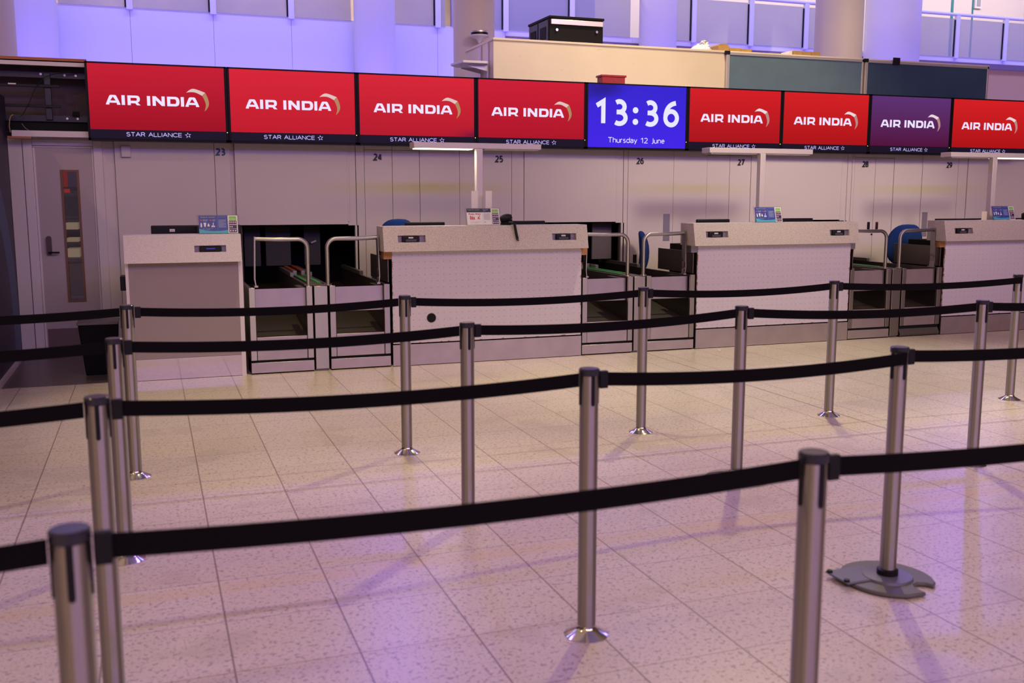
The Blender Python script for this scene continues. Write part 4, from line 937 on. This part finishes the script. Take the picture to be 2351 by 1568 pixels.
# handset with coiled cord
t = thing('barcode_scanner', 'black handheld scanner with a coiled cord hanging over the counter edge', 'scanner', (3.30, 9.26, 1.325))
b = MB(); b.lathe((3.29, 9.26, 0), [(.055, 1.3265), (.06, 1.345), (.035, 1.36)], 20); b.build('cradle', BLACK, t)
b = MB(); vs = []
for i in range(9):
    u = i/8; rr = .036*math.sin(math.pi*(.12+.80*u))**.6+.004
    vs.append((rr, -.06+.12*u))
b.lathe((0, 0, 0), vs, 18); b.xf(Matrix.Translation((3.285, 9.25, 1.392)) @ Matrix.Rotation(R(75), 4, 'Y') @ Matrix.Rotation(R(15), 4, 'X')); b.build('head', BLACK, t)
b = MB(); b.tube([(3.31, 9.25, 1.39), (3.34, 9.26, 1.37), (3.345, 9.27, 1.335)], .016, 12); b.build('grip', BLACK, t)
MB().lathe((3.30, 9.215, 1.392), [(.006, -.004), (.006, .01)], 10, 'y').build('light', mat('scanner_light', (.9, .85, .8), emit=.6), t)
pts = []; 
for i in range(140):
    u = i/139; base = Vector((3.30+.035*u**1.5-.0*u, 9.20-.14*min(1, u*3)+.0, 1.352-.0*u if u < .3 else 1.352-(u-.3)/.7*.165))
    if u >= .3: base.y = 9.065-.015*((u-.3)/.7)
    a = u*2*math.pi*17; pts.append(base + Vector((.010*math.cos(a), .004*math.sin(a), .008*math.sin(a))))
MB().tube(pts, .0055, 6).build('coiled_cord', BLACK, t)
# dark bag at the right edge
b = MB(); b.lathe((10.03, 9.24, 1.325), [(.02, 0), (.15, .0), (.16, .03), (.15, .07), (.10, .10), (.04, .112), (.003, .115)], 24)
rb = random.Random(5)
for v in b.v: v.x += (rb.random()-.5)*.02; v.y = 9.24+(v.y-9.24)*.6+(rb.random()-.5)*.015; v.z += (rb.random()-.5)*.012*(v.z > 1.33)
tag(b.build('cloth_bag', mat('black_cloth', (.010, .009, .008), .9, spec=.1), ang=.4), 'black crumpled cloth bag on the rightmost desk at the photo edge', 'bag')

# ---------------------------------------------------------------- chairs
def chair(x, y, rot, top, lb, wd=.50):
    t = thing('office_chair', lb, 'chair', (0, 0, 0), 'blue swivel chairs behind the desks')
    hb = .52; seat = top-hb-.10
    prof = []
    for i in range(28):
        a = 2*math.pi*i/28; ca, sa = math.cos(a), math.sin(a)
        px = wd/2*math.copysign(abs(ca)**.62, ca)*(1-.16*(sa > 0)*sa); pz = hb/2*math.copysign(abs(sa)**.72, sa)
        prof.append((px, pz))
    rows = []; b = MB()
    def ring(sc, dy): return [(p[0]*sc, dy+.055*(p[0]*sc/(wd/2))**2*-1 - .03*math.cos(p[1]*sc/hb*3), top-hb/2+p[1]*sc) for p in prof]
    rs = [ring(.0, -.005), ring(.55, -.004), ring(.88, 0), ring(.97, .012), ring(1, .03), ring(.97, .05), ring(.88, .06), ring(.0, .065)]
    vs = [v for r_ in rs for v in r_]; n = len(prof); fs = []
    for i in range(len(rs)-1):
        for k in range(n): fs.append((i*n+k, i*n+(k+1) % n, (i+1)*n+(k+1) % n, (i+1)*n+k))
    b.add([(v[0], v[1]+.24, v[2]) for v in vs], fs); b.build('backrest', BLUEF, t, ang=1.2)
    b = MB(); b.lathe((0, 0, 0), [(.03, seat-.07), (.23, seat-.065), (.25, seat-.03), (.23, seat), (.05, seat+.008)], 28); b.build('seat', BLUEF, t, ang=1.2)
    MB().tube([(0, .05, seat-.08), (0, .26, seat-.08), (0, .335, seat+.0), (0, .33, top-.28)], .022, 10).build('back_stem', BLACK, t)
    MB().cyl((0, 0), .028, .10, seat-.065, 16).build('gas_column', CHROME, t)
    for k in range(5):
        a = 2*math.pi*k/5; d = Vector((math.cos(a), math.sin(a), 0))
        MB().tube([d*.02+Vector((0, 0, .12)), d*.23+Vector((0, 0, .075))], .018, 8).build('base_leg', BLACK, t)
        MB().lathe(d*.23+Vector((0, 0, .03)), [(.028, -.012), (.03, 0), (.028, .012)], 12, 'x').build('caster', BLACK, t)
    t.location = (x, y, 0); t.rotation_euler = (0, 0, rot); ORG[t.name] = Vector((x, y, 0)); return t
chair(2.42, 10.40, R(180), 1.372, 'blue office chair just showing over the desk with the cable hole', .44)
chair(5.68, 10.46, R(60), 1.20, 'blue office chair seen side-on beside the dark side panel below number 26', .46)
chair(9.03, 10.42, R(170), 1.255, 'blue office chair with its rounded back towards the right conveyor pair', .50)

# ---------------------------------------------------------------- bin
t = thing('waste_bin', 'black waste bin with a grey liner edge beside the taupe desk', 'bin', (-.46, 9.75, .006))
b = MB(); b.prism([(-.60, .006), (-.34, .006), (-.31, .46), (-.645, .46)], 9.6, 9.9, 'y'); b.build('body', mat('bin_black', (.003, .003, .004), .6, spec=.1), t, bevel=.008)
MB().box(-.655, -.305, 9.585, 9.915, .46, .485).build('liner_edge', mat('liner_grey', (.10, .09, .10), .4), t, bevel=.006)
tag(MB().prism([(5.56, 0.0), (5.585, 0.0), (5.59, .012), (5.57, .02)], 8.98, 9.01, 'y').build('paper_scrap', PAPER), 'tiny white paper scrap on the floor before the desk below number 27', 'litter')

# ---------------------------------------------------------------- barrier posts and belts
PH = .997
def post(x, y, lb, base, slots=True):
    t = thing('barrier_post', lb, 'post', (x, y, 0), 'queue barrier posts')
    MB().cyl((x, y), .0335, .012, .975, 32).build('tube', STEEL, t)
    MB().lathe((x, y, 0), [(.0345, .972), (.0375, .976), (.0375, .993), (.034, PH), (.002, PH)], 32).build('cap', CAPM, t, ang=.5)
    for k in range(4):
        a = k*math.pi/2; m = Matrix.Translation((x, y, 0)) @ Matrix.Rotation(a, 4, 'Z')
        MB().prism([(-.0065, .975)] + [(-.0065+.0065-.0065*math.cos(q), .872-.0065*math.sin(q)) for q in [math.pi*i/6 for i in range(7)]] + [(.0065, .975)], -.0362, -.030, 'y').xf(m).build('clip_slot', BLACK, t)
    if base == 'socket':
        MB().lathe((x, y, 0), [(.082, 0), (.082, .003), (.066, .010), (.046, .022), (.036, .028), (.0335, .04)], 40).build('floor_socket', CHROME, t, ang=1.0)
    elif base == 'dome':
        MB().lathe((x, y, 0), [(.178, 0), (.178, .008), (.165, .016), (.09, .030), (.045, .042), (.0335, .06)], 48).build('dome_base', CHROME, t, ang=1.0)
    else:
        b = MB(); pr = []
        for i in range(61):
            a = R(150) + 2*math.pi*i/61
            pr.append((.185*math.cos(a), .185*math.sin(a)))
        def notch(p):
            return p
        poly = []
        for i in range(0, 49):
            a = R(-20) + R(275)*i/48; poly.append((.185*math.cos(a), .195*math.sin(a)))
        poly += [(.035, -.19), (.03, -.135), (.045, -.105), (.075, -.095), (.105, -.11), (.12, -.14), (.15, -.115)]
        poly = [(x+p[0], y+p[1]) for p in poly]
        b.prism(poly, .002, .020, 'z'); b.build('portable_base', mat('grey_rubber', (.12, .115, .11), .45), t, bevel=.006)
        MB().box(x-.215, x-.02, y-.02, y+.13, .018, .028).build('base_cover', mat('grey_cover', (.13, .13, .16), .35), t, bevel=.005)
        MB().lathe((x, y, 0), [(.105, .019), (.10, .030), (.045, .034)], 32).build('base_disc', mat('grey_cover', (.13, .13, .16), .35), t)
        MB().lathe((x, y, 0), [(.043, .03), (.043, .055), (.035, .06)], 24).build('collar', BLACK, t)
        for dy in (0, .11): MB().lathe((x-.205, y+dy, 0), [(.012, .026), (.012, .036)], 12).build('knob', BLACK, t)
    return t
ROW = {'1': (5.98, [-.142, 1.460, 3.105, 4.652, 6.385], 'row by the desks'), '2': (4.58, [-.168, 1.426, 3.087, 4.600], 'third row'),
       '3': (3.21, [-.177, 1.445, 2.842], 'second row'), '4': (1.935, [-.166, 1.469], 'front row')}
YS = {('2', 2): 4.76, ('3', 0): 3.24, ('3', 1): 3.185, ('3', 2): 3.222, ('2', 3): 4.55}
ordw = {5: ['leftmost', 'second from left', 'middle', 'fourth from left', 'rightmost'], 4: ['leftmost', 'second from left', 'third from left', 'rightmost'], 3: ['leftmost', 'middle', 'rightmost'], 2: ['left', 'right']}
PP = {}
for r, (y, xs, nm) in ROW.items():
    for i, x in enumerate(xs):
        base = 'dome' if (r, i) == ('2', 2) else 'portable' if (r, i) == ('3', 2) else 'socket'
        ex = {'dome': ' on a wide chrome dome base', 'portable': ' on a grey notched portable base', 'socket': ''}[base]
        yy = YS.get((r, i), y); PP[r, i] = (x, yy)
        post(x, yy, 'steel barrier post%s, %s in the %s' % (ex, ordw[len(xs)][i], nm), base)
def belt(a, c, lb, sag=.022, clip_a=True, wrapc=False, wrapa=False):
    (xa, ya), (xc, yc) = a, c
    d = Vector((xc-xa, yc-ya, 0)).normalized()
    pa = Vector((xa, ya, 0)) + d*.0392; pc = Vector((xc, yc, 0)) - d*.0392
    if wrapc: pc = Vector((xc-.002, yc-.046, 0))
    if wrapa: pa = Vector((xa+.034, ya-.034, 0))
    t = thing('barrier_belt', lb, 'belt', (pa.x, pa.y, .91), 'black belts between the barrier posts')
    b = MB(); n = 24; nr = Vector((-d.y, d.x, 0))*.0012; vs = []; fs = []
    for i in range(n+1):
        u = i/n; p = pa.lerp(pc, u); z = .956 - sag*4*u*(1-u)
        for s, h in ((-1, -.0245), (-1, .0245), (1, .0245), (1, -.0245)): vs.append(p + nr*s + Vector((0, 0, z+h)))
    for i in range(n):
        for k in range(4): fs.append((i*4+k, i*4+(k+1) % 4, i*4+4+(k+1) % 4, i*4+4+k))
    fs += [(0, 1, 2, 3), (n*4+3, n*4+2, n*4+1, n*4)]
    b.add(vs, fs); b.build('webbing', BELT, t, smooth=False)
    if clip_a:
        q = pa + d*.017; b = MB(); b.box(-.016, .016, -.009, .009, -.033, .031); b.xf(Matrix.Translation(q+Vector((0, 0, .954))) @ Matrix.Rotation(math.atan2(d.y, d.x), 4, 'Z')); b.build('end_clip', BLACK, t, bevel=.003)
    return t
for r, (y, xs, nm) in ROW.items():
    n = len(xs); L = (PP[r, 0][0]-1.62, PP[r, 0][1]-.02)
    belt(L, PP[r, 0], 'black belt leaving the photo on the left, %s' % nm, clip_a=False)
    for i in range(n-1):
        wr = (r, i+1) in (('3', 2), ('1', 4))
        belt(PP[r, i], PP[r, i+1], 'black belt between the %s and %s posts, %s' % (ordw[n][i], ordw[n][i+1], nm), wrapc=wr, sag=.02 if r == '4' else .026)
    x, yy = PP[r, n-1]
    if r != '1': belt((x, yy), (x+1.6, yy), 'black belt leaving the photo on the right, %s' % nm)
